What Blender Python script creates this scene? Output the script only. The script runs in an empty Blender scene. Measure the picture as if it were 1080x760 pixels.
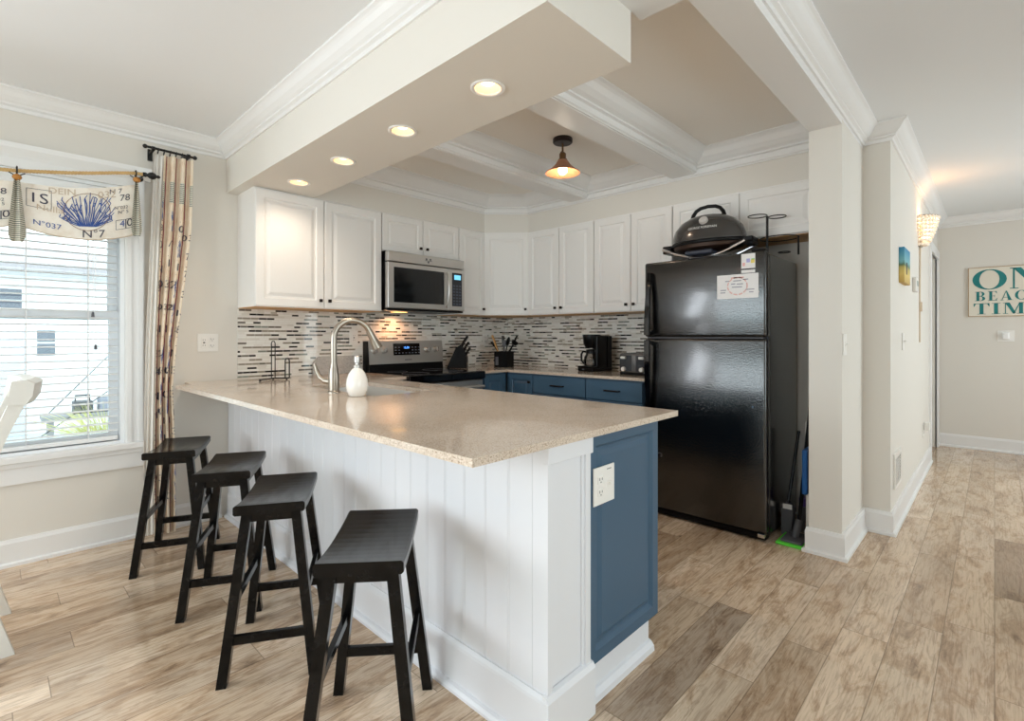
import bpy, bmesh, math, random
from mathutils import Vector, Matrix
random.seed(7)
PI = math.pi
sc = bpy.context.scene
C = sc.collection

# ------------------------------------------------------------------ camera, world, lights, exposure
cam = bpy.data.cameras.new('camera'); co = bpy.data.objects.new('camera', cam); C.objects.link(co)
cam.sensor_width = 36.0; cam.lens = 36.0*530/1080; cam.shift_y = -26/1080.0; cam.clip_start = .05
co.location = (0, 0, 1.22); co.rotation_euler = (PI/2, 0, math.radians(43.84))
sc.camera = co
vs = sc.view_settings
vs.view_transform = 'Standard'; vs.look = 'None'; vs.exposure = 0.9; vs.gamma = 1.0; vs.use_curve_mapping = False
cy = sc.cycles
cy.use_denoising = True; cy.max_bounces = 10; cy.diffuse_bounces = 6; cy.glossy_bounces = 4; cy.transmission_bounces = 8; cy.transparent_max_bounces = 12
cy.caustics_reflective = False; cy.caustics_refractive = False; cy.sample_clamp_indirect = 6.0
w = bpy.data.worlds.new('sky'); sc.world = w; w.use_nodes = True
bg = w.node_tree.nodes['Background']; bg.inputs[0].default_value = (0.94, 0.965, 1.0, 1); bg.inputs[1].default_value = 1.9

def area(name, loc, rot, sx, sy, power, col=(1, 1, 1)):
    l = bpy.data.lights.new(name, 'AREA'); l.shape = 'RECTANGLE'; l.size = sx; l.size_y = sy; l.energy = power; l.color = col
    o = bpy.data.objects.new(name, l); C.objects.link(o); o.location = loc; o.rotation_euler = rot
    return o
# daylight coming in at the three window openings behind and beside the camera
area('daylight_back_window', (-1.75, -3.02, 1.15), (PI/2-.45, 0, 0), 3.0, 1.55, 27, (.88, .94, 1.0))
area('daylight_patio_door', (-3.72, -1.80, 1.22), (0, -PI/2+.35, 0), 1.9, 1.4, 58, (.88, .94, 1.0))
area('daylight_side_window', (2.30, 0.8, 1.4), (0, PI/2-.4, 0), 1.7, 2.7, 15, (.90, .95, 1.0))
area('added_hall_daylight', (2.30, 5.3, 1.4), (0, PI/2-.3, 0), 1.7, 1.9, 21, (.92, .96, 1.0))  # added light to brighten the hall, set at an invented window out of view

# ------------------------------------------------------------------ materials
def lin(c):
    r = []
    for v in c[:3]:
        v /= 255.0
        r.append(v/12.92 if v <= .04045 else ((v+.055)/1.055)**2.4)
    return (*r, 1.0)

def mat(name, col, rough=.5, metal=0.0, spec=.5, emit=None, es=0, coat=0, trans=0, ior=1.45, bump=None, alpha=None):
    m = bpy.data.materials.new(name); m.use_nodes = True
    b = m.node_tree.nodes['Principled BSDF']
    b.inputs['Base Color'].default_value = lin(col); b.inputs['Roughness'].default_value = rough
    b.inputs['Metallic'].default_value = metal; b.inputs['Specular IOR Level'].default_value = spec
    b.inputs['Coat Weight'].default_value = coat; b.inputs['Transmission Weight'].default_value = trans; b.inputs['IOR'].default_value = ior
    if emit: b.inputs['Emission Color'].default_value = lin(emit); b.inputs['Emission Strength'].default_value = es
    if bump:
        nt = m.node_tree; tc = nt.nodes.new('ShaderNodeTexCoord'); nz = nt.nodes.new('ShaderNodeTexNoise'); bp = nt.nodes.new('ShaderNodeBump')
        nz.inputs['Scale'].default_value = bump[0]; nz.inputs['Detail'].default_value = 3
        bp.inputs['Strength'].default_value = bump[1]; bp.inputs['Distance'].default_value = bump[2] if len(bump) > 2 else .002
        nt.links.new(tc.outputs['Object'], nz.inputs['Vector']); nt.links.new(nz.outputs['Fac'], bp.inputs['Height']); nt.links.new(bp.outputs['Normal'], b.inputs['Normal'])
    return m

class NT:
    """small node-tree helper"""
    def __init__(s, m): s.m = m; s.t = m.node_tree; s.b = s.t.nodes['Principled BSDF']
    def n(s, typ, **kw):
        x = s.t.nodes.new('ShaderNode'+typ)
        for k, v in kw.items(): setattr(x, k, v)
        return x
    def l(s, a, b): s.t.links.new(a, b)
    def math(s, op, a, b=None, c=None):
        x = s.n('Math', operation=op)
        for i, v in enumerate((a, b, c)):
            if v is None: continue
            if isinstance(v, (int, float)): x.inputs[i].default_value = v
            else: s.l(v, x.inputs[i])
        return x.outputs[0]
    def xyz(s):
        tc = s.n('TexCoord'); sp = s.n('SeparateXYZ'); s.l(tc.outputs['Object'], sp.inputs[0])
        return tc.outputs['Object'], sp.outputs[0], sp.outputs[1], sp.outputs[2]
    def comb(s, x, y, z=0.0):
        c = s.n('CombineXYZ')
        for i, v in enumerate((x, y, z)):
            if isinstance(v, (int, float)): c.inputs[i].default_value = v
            else: s.l(v, c.inputs[i])
        return c.outputs[0]
    def white(s, vec):
        x = s.n('TexWhiteNoise', noise_dimensions='3D'); s.l(vec, x.inputs['Vector']); return x.outputs['Value']
    def noise(s, vec, scale, detail=3, rough=.5, dist=0):
        x = s.n('TexNoise'); s.l(vec, x.inputs['Vector']); x.inputs['Scale'].default_value = scale; x.inputs['Detail'].default_value = detail
        x.inputs['Roughness'].default_value = rough; x.inputs['Distortion'].default_value = dist
        return x.outputs['Fac']
    def ramp(s, fac, stops, interp='LINEAR'):
        x = s.n('ValToRGB'); cr = x.color_ramp; cr.interpolation = interp
        while len(cr.elements) > 1: cr.elements.remove(cr.elements[-1])
        cr.elements[0].position = stops[0][0]; cr.elements[0].color = lin(stops[0][1])
        for p, c in stops[1:]:
            e = cr.elements.new(p); e.color = lin(c)
        s.l(fac, x.inputs[0]); return x.outputs[0]
    def mix(s, fac, a, b, typ='MIX'):
        x = s.n('MixRGB', blend_type=typ)
        for i, v in enumerate((fac, a, b)):
            if isinstance(v, (int, float)): x.inputs[i].default_value = v
            elif isinstance(v, tuple): x.inputs[i].default_value = lin(v)
            else: s.l(v, x.inputs[i])
        return x.outputs[0]
    def bump(s, h, strength, dist=.002):
        x = s.n('Bump'); x.inputs['Strength'].default_value = strength; x.inputs['Distance'].default_value = dist
        s.l(h, x.inputs['Height']); s.l(x.outputs[0], s.b.inputs['Normal'])

WALL = mat('wall_paint', (223, 218, 210), .75, bump=(120, .05))
CEIL = mat('ceiling_paint', (230, 232, 234), .85)
COFF = mat('coffer_paint', (240, 236, 230), .85)
TRIM = mat('trim_white', (232, 231, 230), .35)
CABW = mat('cabinet_white', (236, 233, 230), .38)
BEAD = mat('beadboard_white', (226, 227, 231), .4)
BLUE = mat('cabinet_blue', (64, 92, 115), .38, bump=(220, .08))
BLACKM = mat('black_metal', (18, 17, 17), .4)
ORB = mat('bronze_knob', (38, 27, 22), .4, .6)
STEEL = mat('stainless', (202, 199, 195), .38, 1.0)
CHROME = mat('chrome', (225, 225, 228), .1, 1.0)
NICKEL = mat('brushed_nickel', (164, 154, 142), .3, 1.0)
GLASSB = mat('black_glass', (6, 6, 8), .06, coat=.1)
BLKP = mat('black_plastic', (8, 8, 9), .30, spec=.25)
GREYP = mat('grey_plastic', (88, 88, 92), .45)
WHITEP = mat('white_plastic', (236, 233, 228), .3)
SLOT = mat('slot_dark', (60, 56, 52), .6)
PORC = mat('porcelain', (238, 236, 231), .12, coat=.5)
WOODU = mat('raw_wood', (196, 150, 92), .5)
ROPE = mat('rope_tan', (206, 172, 118), .85)
BEADW = mat('wooden_bead', (178, 120, 52), .45)
PAPER = mat('paper', (232, 228, 226), .6)
REDINK = mat('red_ink', (226, 176, 168), .7)
INK = mat('dark_ink', (70, 68, 82), .7)
BLUEINK = mat('blue_ink', (62, 88, 150), .8)
TANINK = mat('tan_ink', (204, 186, 164), .8)
TEAL = mat('teal_paint', (26, 122, 122), .55)
GREEN = mat('green_microfibre', (96, 214, 66), .9, bump=(300, .5, .004))
PURPLE = mat('purple_plastic', (82, 58, 128), .4)
BLUEP = mat('blue_plastic', (36, 98, 168), .4)
COPPER = mat('copper_shade', (186, 134, 106), .45, .4)
BRASSD = mat('aged_brass', (110, 84, 58), .4, .8)
COPIN = mat('shade_lining', (164, 108, 74), .6)
BLIND = mat('blind_white', (238, 238, 238), .5)
CHAIRW = mat('chair_white', (226, 224, 218), .42)
LEDGE = mat('white_vinyl', (236, 238, 240), .35)
BULB = mat('bulb_glow', (255, 236, 205), .5, emit=(255, 226, 180), es=5)
LENS = mat('lamp_lens_glow', (255, 238, 214), .5, emit=(255, 222, 172), es=3.6)
GOLDR = mat('reflector_gold', (244, 214, 176), .45)
CYAN = mat('display_blue', (20, 60, 120), .4, emit=(90, 160, 255), es=1.6)
LCD = mat('display_pale', (60, 130, 170), .4, emit=(120, 200, 240), es=.7)

def glassmat(name, tint=(235, 245, 245), gloss=.10):
    m = bpy.data.materials.new(name); m.use_nodes = True; t = m.node_tree; t.nodes.clear()
    o = t.nodes.new('ShaderNodeOutputMaterial'); mx = t.nodes.new('ShaderNodeMixShader'); tr = t.nodes.new('ShaderNodeBsdfTransparent'); gl = t.nodes.new('ShaderNodeBsdfGlossy')
    fr = t.nodes.new('ShaderNodeFresnel'); fr.inputs[0].default_value = 1.45
    tr.inputs[0].default_value = lin(tint); gl.inputs['Roughness'].default_value = .02
    t.links.new(fr.outputs[0], mx.inputs[0]); t.links.new(tr.outputs[0], mx.inputs[1]); t.links.new(gl.outputs[0], mx.inputs[2]); t.links.new(mx.outputs[0], o.inputs[0])
    return m
GLASS = glassmat('window_glass')
CARAFE = glassmat('carafe_glass', (205, 200, 195))

def floor_mat():
    m = mat('plank_floor', (190, 165, 135), .42); k = NT(m); v, x, y, z = k.xyz()
    W, L = .153, .92
    row = k.math('FLOOR', k.math('DIVIDE', x, W))
    off = k.math('MULTIPLY', k.white(k.comb(row, 3.3, 1.0)), L)
    yy = k.math('DIVIDE', k.math('ADD', y, off), L)
    brd = k.math('FLOOR', yy)
    rnd = k.white(k.comb(row, brd, 7.0)); rnd2 = k.white(k.comb(row, brd, 21.0))
    base = k.ramp(rnd, [(0, (178, 154, 130)), (.15, (214, 190, 163)), (.5, (227, 204, 178)), (.75, (233, 212, 188)), (.9, (220, 198, 172)), (1, (186, 166, 146))])
    gx = k.math('ADD', x, k.math('MULTIPLY', rnd2, 9.0)); gy = k.math('ADD', y, k.math('MULTIPLY', rnd, 13.0))
    # weathered clouds, cathedral figure, fine grain, cracks
    c1 = k.noise(k.comb(gx, k.math('MULTIPLY', gy, .32)), 11.0, 8, .70, .7)
    c2 = k.noise(k.comb(gx, k.math('MULTIPLY', gy, .30)), 4.0, 3, .5, .4)
    fg = k.noise(k.comb(gx, k.math('MULTIPLY', gy, .035)), 150, 4, .65)
    fig = k.noise(k.comb(gx, k.math('MULTIPLY', gy, .16)), 30, 4, .6, 2.2)
    col = k.mix(.72, base, k.ramp(c1, [(.30, (128, 106, 86)), (.43, (226, 214, 202)), (.52, (255, 255, 255))]), 'MULTIPLY')
    col = k.mix(.30, col, k.ramp(c2, [(.35, (168, 160, 156)), (.6, (255, 255, 255))]), 'MULTIPLY')
    col = k.mix(.28, col, k.ramp(fig, [(.40, (150, 124, 100)), (.50, (255, 255, 255))]), 'MULTIPLY')
    col = k.mix(.40, col, k.ramp(fg, [(.34, (158, 136, 116)), (.52, (255, 255, 255))]), 'MULTIPLY')
    kn = k.n('TexVoronoi', feature='F1'); kn.inputs['Scale'].default_value = 2.6; k.l(k.comb(gx, k.math('MULTIPLY', gy, .7)), kn.inputs['Vector'])
    kd = k.math('ADD', kn.outputs['Distance'], k.math('MULTIPLY', k.math('SUBTRACT', c1, .5), .12))
    col = k.mix(.75, col, k.ramp(kd, [(.015, (84, 62, 46)), (.075, (255, 255, 255))]), 'MULTIPLY')
    # seams
    fx = k.math('FRACT', k.math('DIVIDE', x, W)); fy = k.math('FRACT', yy)
    sx = k.math('LESS_THAN', k.math('MINIMUM', fx, k.math('SUBTRACT', 1.0, fx)), .010)
    sy = k.math('LESS_THAN', k.math('MINIMUM', fy, k.math('SUBTRACT', 1.0, fy)), .0018)
    seam = k.math('MAXIMUM', sx, sy)
    col = k.mix(k.math('MULTIPLY', seam, .55), col, (92, 74, 58))
    k.l(col, k.b.inputs['Base Color'])
    h = k.math('SUBTRACT', k.math('MULTIPLY', fg, .5), seam); k.bump(h, .12, .002)
    rr = k.ramp(c1, [(.3, (112, 112, 112)), (.8, (84, 84, 84))]); k.l(rr, k.b.inputs['Roughness'])
    return m

def quartz_mat():
    m = mat('quartz', (205, 188, 166), .13, coat=.25); k = NT(m); v, x, y, z = k.xyz()
    n1 = k.noise(v, 240, 2, .7); n2 = k.noise(v, 5, 3, .5); n3 = k.noise(v, 120, 2, .7)
    col = k.ramp(n1, [(.32, (160, 132, 108)), (.43, (212, 196, 179)), (.6, (220, 206, 191)), (.70, (242, 234, 226))])
    col = k.mix(.3, col, k.ramp(n3, [(.34, (150, 128, 104)), (.5, (255, 255, 255))]), 'MULTIPLY')
    col = k.mix(.25, col, k.ramp(n2, [(.3, (205, 192, 176)), (.7, (255, 255, 255))]), 'MULTIPLY')
    k.l(col, k.b.inputs['Base Color']); return m

def tile_mat():
    m = mat('mosaic_tile', (220, 214, 204), .2); k = NT(m); v, x, y, z = k.xyz()
    H = .0290; SP = .49      # a thin coloured row over a taller pale row
    u = k.math('ADD', x, y)
    zz = k.math('DIVIDE', z, H); fzz = k.math('FRACT', zz); odd = k.math('GREATER_THAN', fzz, SP)
    row = k.math('ADD', k.math('MULTIPLY', k.math('FLOOR', zz), 2.0), odd)
    ro = k.white(k.comb(row, 1.7, 4.0))
    ln = k.math('ADD', .040, k.math('MULTIPLY', k.white(k.comb(row, 8.1, 2.0)), .025))
    uu = k.math('ADD', k.math('DIVIDE', u, ln), k.math('MULTIPLY', ro, 37.0))
    b = k.math('FLOOR', uu)
    par = k.math('FLOOR', k.math('DIVIDE', b, 2.0)); joined = k.math('GREATER_THAN', k.white(k.comb(row, par, 5.0)), .5)
    bid = k.math('ADD', k.math('MULTIPLY', joined, k.math('MULTIPLY', par, 2.0)), k.math('MULTIPLY', k.math('SUBTRACT', 1.0, joined), b))
    r = k.white(k.comb(row, bid, 11.0))
    cA = k.ramp(r, [(0, (238, 234, 228)), (.28, (226, 220, 212)), (.42, (152, 142, 128)), (.58, (112, 106, 96)), (.68, (34, 29, 29)), (.90, (140, 144, 134))], 'CONSTANT')
    cB = k.ramp(r, [(0, (240, 237, 231)), (.45, (232, 227, 219)), (.78, (222, 216, 207)), (.95, (190, 182, 168))], 'CONSTANT')
    col = k.mix(odd, cA, cB)
    fu = k.math('FRACT', uu)
    gz = k.math('LESS_THAN', k.math('MINIMUM', k.math('MINIMUM', fzz, k.math('SUBTRACT', 1.0, fzz)), k.math('ABSOLUTE', k.math('SUBTRACT', fzz, SP))), .035)
    gu = k.math('LESS_THAN', k.math('MINIMUM', fu, k.math('SUBTRACT', 1.0, fu)), .02)
    g = k.math('MAXIMUM', gz, gu)
    col = k.mix(g, col, (222, 216, 208))
    k.l(col, k.b.inputs['Base Color']); k.bump(k.math('SUBTRACT', 1.0, g), .25, .001)
    k.l(k.ramp(g, [(0, (55, 55, 55)), (1, (190, 190, 190))]), k.b.inputs['Roughness'])
    return m

def fridge_mat():
    m = mat('textured_black_enamel', (7, 7, 8), .10); k = NT(m); v, x, y, z = k.xyz()
    n = k.noise(v, 95, 2, .6); k.bump(n, .7, .0026); k.b.inputs['Specular IOR Level'].default_value = .8; k.b.inputs['Coat Weight'].default_value = .9; k.b.inputs['Coat Roughness'].default_value = .14; return m

def stool_mat():
    m = mat('worn_black_wood', (20, 19, 19), .42, spec=.28); k = NT(m); v, x, y, z = k.xyz()
    n = k.noise(k.comb(k.math('MULTIPLY', x, .25), y, z), 22, 4, .6)
    k.l(k.ramp(n, [(.35, (8, 8, 8)), (.7, (24, 23, 23))]), k.b.inputs['Base Color'])
    k.l(k.ramp(n, [(.3, (95, 95, 95)), (.7, (140, 140, 140))]), k.b.inputs['Roughness'])
    return m

def fabric_mat(name, base, dark):
    m = mat(name, base, .9); k = NT(m); v, x, y, z = k.xyz()
    n = k.noise(v, 14, 4, .6)
    col = k.ramp(n, [(.3, dark), (.55, base)])
    wv = k.noise(k.comb(k.math('MULTIPLY', y, 500), k.math('MULTIPLY', z, 500)), 1.0, 1)
    k.l(k.mix(.15, col, k.ramp(wv, [(.3, (200, 200, 200)), (.7, (255, 255, 255))]), 'MULTIPLY'), k.b.inputs['Base Color'])
    return m

def ticking_mat():
    m = mat('ticking_stripe', (206, 200, 184), .9); k = NT(m); v, x, y, z = k.xyz()
    f = k.math('FRACT', k.math('MULTIPLY', z, 95))
    k.l(k.ramp(f, [(0, (112, 118, 108)), (.42, (216, 210, 196))], 'CONSTANT'), k.b.inputs['Base Color']); return m

def siding_mat():
    m = mat('house_siding', (226, 228, 234), .7); k = NT(m); v, x, y, z = k.xyz()
    f = k.math('FRACT', k.math('MULTIPLY', z, 5.0))
    k.l(k.ramp(f, [(0, (214, 214, 218)), (.08, (238, 238, 240))], 'CONSTANT'), k.b.inputs['Base Color']); return m

def speckle_mat():
    m = mat('speckled_board', (190, 184, 178), .25); k = NT(m); v, x, y, z = k.xyz()
    k.l(k.ramp(k.noise(v, 260, 2, .7), [(.32, (128, 120, 114)), (.5, (192, 186, 180)), (.7, (216, 212, 206))]), k.b.inputs['Base Color']); return m

def picture_mat():
    m = mat('beach_canvas', (90, 160, 190), .6); k = NT(m); v, x, y, z = k.xyz()
    n = k.noise(v, 18, 3)
    h = k.math('ADD', z, k.math('MULTIPLY', k.math('SUBTRACT', n, .5), .05))
    k.l(k.ramp(k.math('DIVIDE', h, .24), [(.0, (196, 160, 88)), (.22, (222, 196, 116)), (.42, (196, 180, 104)), (.5, (90, 120, 92)), (.6, (122, 182, 190)), (.95, (58, 140, 178))]), k.b.inputs['Base Color']); return m

FLOOR = floor_mat(); QUARTZ = quartz_mat(); TILE = tile_mat(); FRIDGE = fridge_mat(); STOOL = stool_mat()
CURT = fabric_mat('curtain_linen', (236, 220, 198), (224, 200, 174)); VAL = fabric_mat('valance_linen', (244, 237, 226), (230, 218, 202)); LINING = mat('curtain_lining', (240, 237, 233), .9)
TICK = ticking_mat(); SIDING = siding_mat(); SPECK = speckle_mat(); PICT = picture_mat()
ROOF = mat('roof_shingle', (176, 168, 172), .9, bump=(40, .4, .02)); DECK = mat('outside_ground', (206, 208, 208), .9); DGLASS = mat('dark_pane', (96, 100, 112), .4, spec=.2)
BENCHM = mat('weathered_grey', (150, 148, 150), .8); COOLER = mat('cooler_grey', (150, 152, 166), .5); BLADE = mat('ornamental_grass', (206, 202, 140), .8); BLADE2 = mat('ornamental_grass_green', (184, 184, 118), .8)
SIGNW = mat('sign_board', (226, 219, 204), .7, bump=(60, .2)); SIGNE = mat('sign_edge', (176, 146, 112), .8)
SHELL = mat('shell_bead', (240, 230, 216), .35, emit=(255, 214, 170), es=.10)
GRILLD = mat('grill_lid', (74, 72, 71), .22, .5, coat=.6); BADGE = mat('badge_silver', (206, 200, 196), .4, .2)

# ------------------------------------------------------------------ mesh helper
class M:
    def __init__(s): s.bm = bmesh.new()
    def box(s, x0, x1, y0, y1, z0, z1, bev=0.0, seg=2):
        r = bmesh.ops.create_cube(s.bm, size=1.0); vs_ = r['verts']
        for v in vs_: v.co = Vector(((x0+x1)/2+v.co.x*(x1-x0), (y0+y1)/2+v.co.y*(y1-y0), (z0+z1)/2+v.co.z*(z1-z0)))
        if bev > 0:
            es = list({e for v in vs_ for e in v.link_edges})
            bmesh.ops.bevel(s.bm, geom=es, offset=bev, segments=seg, affect='EDGES', profile=.5)
        return s
    def frame(s, a0, a1, z0, z1, f, d0, d1, plane='XZ'):
        for (p, q, r, t) in ((a0, a0+f, z0, z1), (a1-f, a1, z0, z1), (a0+f, a1-f, z0, z0+f), (a0+f, a1-f, z1-f, z1)):
            if plane == 'XZ': s.box(p, q, d0, d1, r, t)
            else: s.box(d0, d1, p, q, r, t)
        return s
    def cyl(s, p0, p1, r0, r1=None, n=20, caps=True):
        r1 = r0 if r1 is None else r1
        p0, p1 = Vector(p0), Vector(p1); d = (p1-p0)
        q = d.to_track_quat('Z', 'Y').to_matrix()
        a, b = [], []
        for i in range(n):
            t = 2*PI*i/n; o = q @ Vector((math.cos(t), math.sin(t), 0))
            a.append(s.bm.verts.new(p0+o*r0)); b.append(s.bm.verts.new(p1+o*r1))
        for i in range(n):
            j = (i+1) % n; s.bm.faces.new((a[i], a[j], b[j], b[i]))
        if caps: s.bm.faces.new(a[::-1]); s.bm.faces.new(b)
        return s
    def tube(s, pts, r, n=8, closed=False, sq=False):
        pts = [Vector(p) for p in pts]; rings = []; N = len(pts); up = None
        rs = r if isinstance(r, (list, tuple)) else [r]*N
        for i, p in enumerate(pts):
            if closed: d = pts[(i+1) % N]-pts[i-1]
            else: d = pts[min(i+1, N-1)]-pts[max(i-1, 0)]
            d.normalize()
            if up is None:
                up = Vector((0, 0, 1)) if abs(d.z) < .9 else Vector((1, 0, 0))
            sx = d.cross(up)
            if sx.length < 1e-5: sx = d.orthogonal()
            sx.normalize(); up = sx.cross(d).normalized()
            ring = []
            for k in range(n):
                t = 2*PI*(k+(.5 if n == 4 else 0))/n; ring.append(s.bm.verts.new(p+(sx*math.cos(t)+up*math.sin(t))*rs[i]))
            rings.append(ring)
        for i in range(N if closed else N-1):
            A, B = rings[i], rings[(i+1) % N]
            for k in range(n):
                j = (k+1) % n; s.bm.faces.new((A[k], A[j], B[j], B[k]))
        if not closed: s.bm.faces.new(rings[0][::-1]); s.bm.faces.new(rings[-1])
        return s
    def lathe(s, prof, c=(0, 0, 0), n=28, arc=2*PI, a0=0, axis='Z', sx=1, sy=1, cap=True):
        rings = []; full = abs(arc-2*PI) < 1e-6; K = n if full else n+1
        for r, z in prof:
            ring = []
            for i in range(K):
                t = a0+arc*i/n; x, y = r*math.cos(t)*sx, r*math.sin(t)*sy
                p = (x, y, z) if axis == 'Z' else ((x, z, y) if axis == 'Y' else (z, x, y))
                ring.append(s.bm.verts.new((c[0]+p[0], c[1]+p[1], c[2]+p[2])))
            rings.append(ring)
        for A, B in zip(rings, rings[1:]):
            for i in range(K if full else K-1):
                j = (i+1) % K; s.bm.faces.new((A[i], A[j], B[j], B[i]))
        for R in ((rings[0], rings[-1]) if cap and prof[0] != prof[-1] else ()):
            try: s.bm.faces.new(R)
            except Exception: pass
        return s
    def prism(s, poly, lo, hi, plane='XY'):
        def P(a, b, h): return (a, b, h) if plane == 'XY' else ((a, h, b) if plane == 'XZ' else (h, a, b))
        A = [s.bm.verts.new(P(a, b, lo)) for a, b in poly]; B = [s.bm.verts.new(P(a, b, hi)) for a, b in poly]
        n = len(poly)
        s.bm.faces.new(A[::-1]); s.bm.faces.new(B)
        for i in range(n): s.bm.faces.new((A[i], A[(i+1) % n], B[(i+1) % n], B[i]))
        return s
    def loft(s, rings, cap=True, closed=True):
        R = [[s.bm.verts.new(p) for p in r] for r in rings]; n = len(R[0])
        for A, B in zip(R, R[1:]):
            for i in range(n if closed else n-1): s.bm.faces.new((A[i], A[(i+1) % n], B[(i+1) % n], B[i]))
        if cap: s.bm.faces.new(R[0][::-1]); s.bm.faces.new(R[-1])
        return s
    def panel(s, x0, x1, z0, z1, y, t, rings):
        """raised-panel door, back at y, front towards -y; rings = [(inset, depth)]"""
        L = [[(x0, y, z0), (x1, y, z0), (x1, y, z1), (x0, y, z1)]]
        for i, d in rings: L.append([(x0+i, y-d*t, z0+i), (x1-i, y-d*t, z0+i), (x1-i, y-d*t, z1-i), (x0+i, y-d*t, z1-i)])
        return s.loft(L)
    def sphere(s, c, r, sx=1, sy=1, sz=1, u=16, v=10):
        g = bmesh.ops.create_uvsphere(s.bm, u_segments=u, v_segments=v, radius=r)
        for q in g['verts']: q.co = Vector((c[0]+q.co.x*sx, c[1]+q.co.y*sy, c[2]+q.co.z*sz))
        return s
    def sweep(s, path, prof, ztop, side=1, closed=False):
        """crown or base moulding: prof = [(out, down)], mitred along a floor-plan path"""
        N = len(path); rings = []
        for i in range(N):
            p = Vector(path[i]); ns = []
            for a, b in ((i-1, i), (i, i+1)):
                if not closed and (a < 0 or b >= N): continue
                d = (Vector(path[b % N])-Vector(path[a % N])).normalized(); ns.append(Vector((d.y, -d.x))*side)
            m = ns[0] if len(ns) == 1 else (ns[0]+ns[1])/(1+ns[0].dot(ns[1]))
            rings.append([(p.x+m.x*o, p.y+m.y*o, ztop-dn) for o, dn in prof])
        if closed: rings.append(rings[0])
        return s.loft(rings, cap=not closed)
    def to(s, name, m, parent=None, loc=None, smooth=False, **props):
        bmesh.ops.remove_doubles(s.bm, verts=s.bm.verts, dist=1e-6)
        bmesh.ops.recalc_face_normals(s.bm, faces=s.bm.faces)
        me = bpy.data.meshes.new(name); s.bm.to_mesh(me); s.bm.free()
        me.materials.append(m)
        if smooth:
            for p in me.polygons: p.use_smooth = True
            try: me.set_sharp_from_angle(angle=math.radians(38))
            except Exception: pass
        o = bpy.data.objects.new(name, me); C.objects.link(o)
        if parent: o.parent = parent
        if loc: o.location = loc
        for k, v in props.items(): o[k] = v
        return o

def thing(name, label, cat, loc=(0, 0, 0), rz=0.0, group=None):
    o = bpy.data.objects.new(name, None); C.objects.link(o); o.location = loc; o.rotation_euler = (0, 0, rz); o.empty_display_size = .1
    o['label'] = label; o['category'] = cat
    if group: o['group'] = group
    return o
def tag(o, label, cat, group=None, kind=None):
    o['label'] = label; o['category'] = cat
    if group: o['group'] = group
    if kind: o['kind'] = kind
    return o
def struct(o, label, cat): return tag(o, label, cat, None, 'structure')
def dup(o, parent=None):
    c = o.copy(); C.objects.link(c)
    if parent: c.parent = parent
    for ch in list(o.children): dup(ch, c)
    return c

def textmesh(txt, size, ext=0.0, align='CENTER', font_shear=0):
    cu = bpy.data.curves.new('t', 'FONT'); cu.body = txt; cu.size = size; cu.align_x = align; cu.align_y = 'CENTER'; cu.resolution_u = 3; cu.extrude = ext
    o = bpy.data.objects.new('t', cu); C.objects.link(o); bpy.context.view_layer.update()
    dg = bpy.context.evaluated_depsgraph_get(); me = bpy.data.meshes.new_from_object(o.evaluated_get(dg))
    bpy.data.objects.remove(o); bpy.data.curves.remove(cu)
    vs_ = [v.co.copy() for v in me.vertices]; fs = [list(p.vertices) for p in me.polygons]; bpy.data.meshes.remove(me)
    return vs_, fs
def addmapped(m, vf, fn):
    vs_, fs = vf; V = [m.bm.verts.new(fn(v.x, v.y, v.z)) for v in vs_]
    for f in fs:
        try: m.bm.faces.new([V[i] for i in f])
        except Exception: pass
    return m

# ------------------------------------------------------------------ room shell
WX, BY = -3.77, 3.83          # window/range wall, kitchen back wall
HC = 2.52                     # ceiling
RX, FY, NY = 2.35, 7.36, -3.1 # right wall, far hall wall, wall behind the camera
CT = .921                     # counter top
struct(M().box(-4.0, RX+.2, NY-.2, FY+.2, -.12, 0).to('floor', FLOOR), 'weathered tan wood plank flooring through kitchen and hall', 'floor')
struct(M().box(-4.0, RX+.2, NY-.2, FY+.2, HC, HC+.12).to('ceiling', CEIL), 'flat white ceiling over the dining side and hall', 'ceiling')
struct(M().box(-3.5, -.7, 1.6, 3.55, HC-.006, HC).to('ceiling_coffer', COFF), 'beige recessed ceiling fields between the kitchen beams', 'ceiling')
# left wall with window hole Y -.40...56, z .57..2.10 and a patio opening behind the camera
wY0, wY1, wZ0, wZ1 = -.40, .565, .575, 2.115
m = M()
m.box(WX-.15, WX, wY1, BY+.15, 0, HC).box(WX-.15, WX, wY0, wY1, 0, wZ0).box(WX-.15, WX, wY0, wY1, wZ1, HC)
m.box(WX-.15, WX, -1.05, wY0, 0, HC).box(WX-.15, WX, -2.65, -1.05, 2.22, HC).box(WX-.15, WX, -2.65, -1.05, 0, .08).box(WX-.15, WX, NY-.15, -2.65, 0, HC)
struct(m.to('wall_left', WALL), 'greige wall holding the window, curtain and range', 'wall')
m = M().box(WX, -.76, BY, BY+.15, 0, HC)
struct(m.to('wall_back', WALL), 'kitchen back wall behind the fridge and coffee maker', 'wall')
struct(M().box(-.76, -.60, 3.22, BY+.15, 0, 2.40).to('wall_fridge_side', WALL), 'white wing wall standing beside the black fridge', 'wall')
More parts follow.
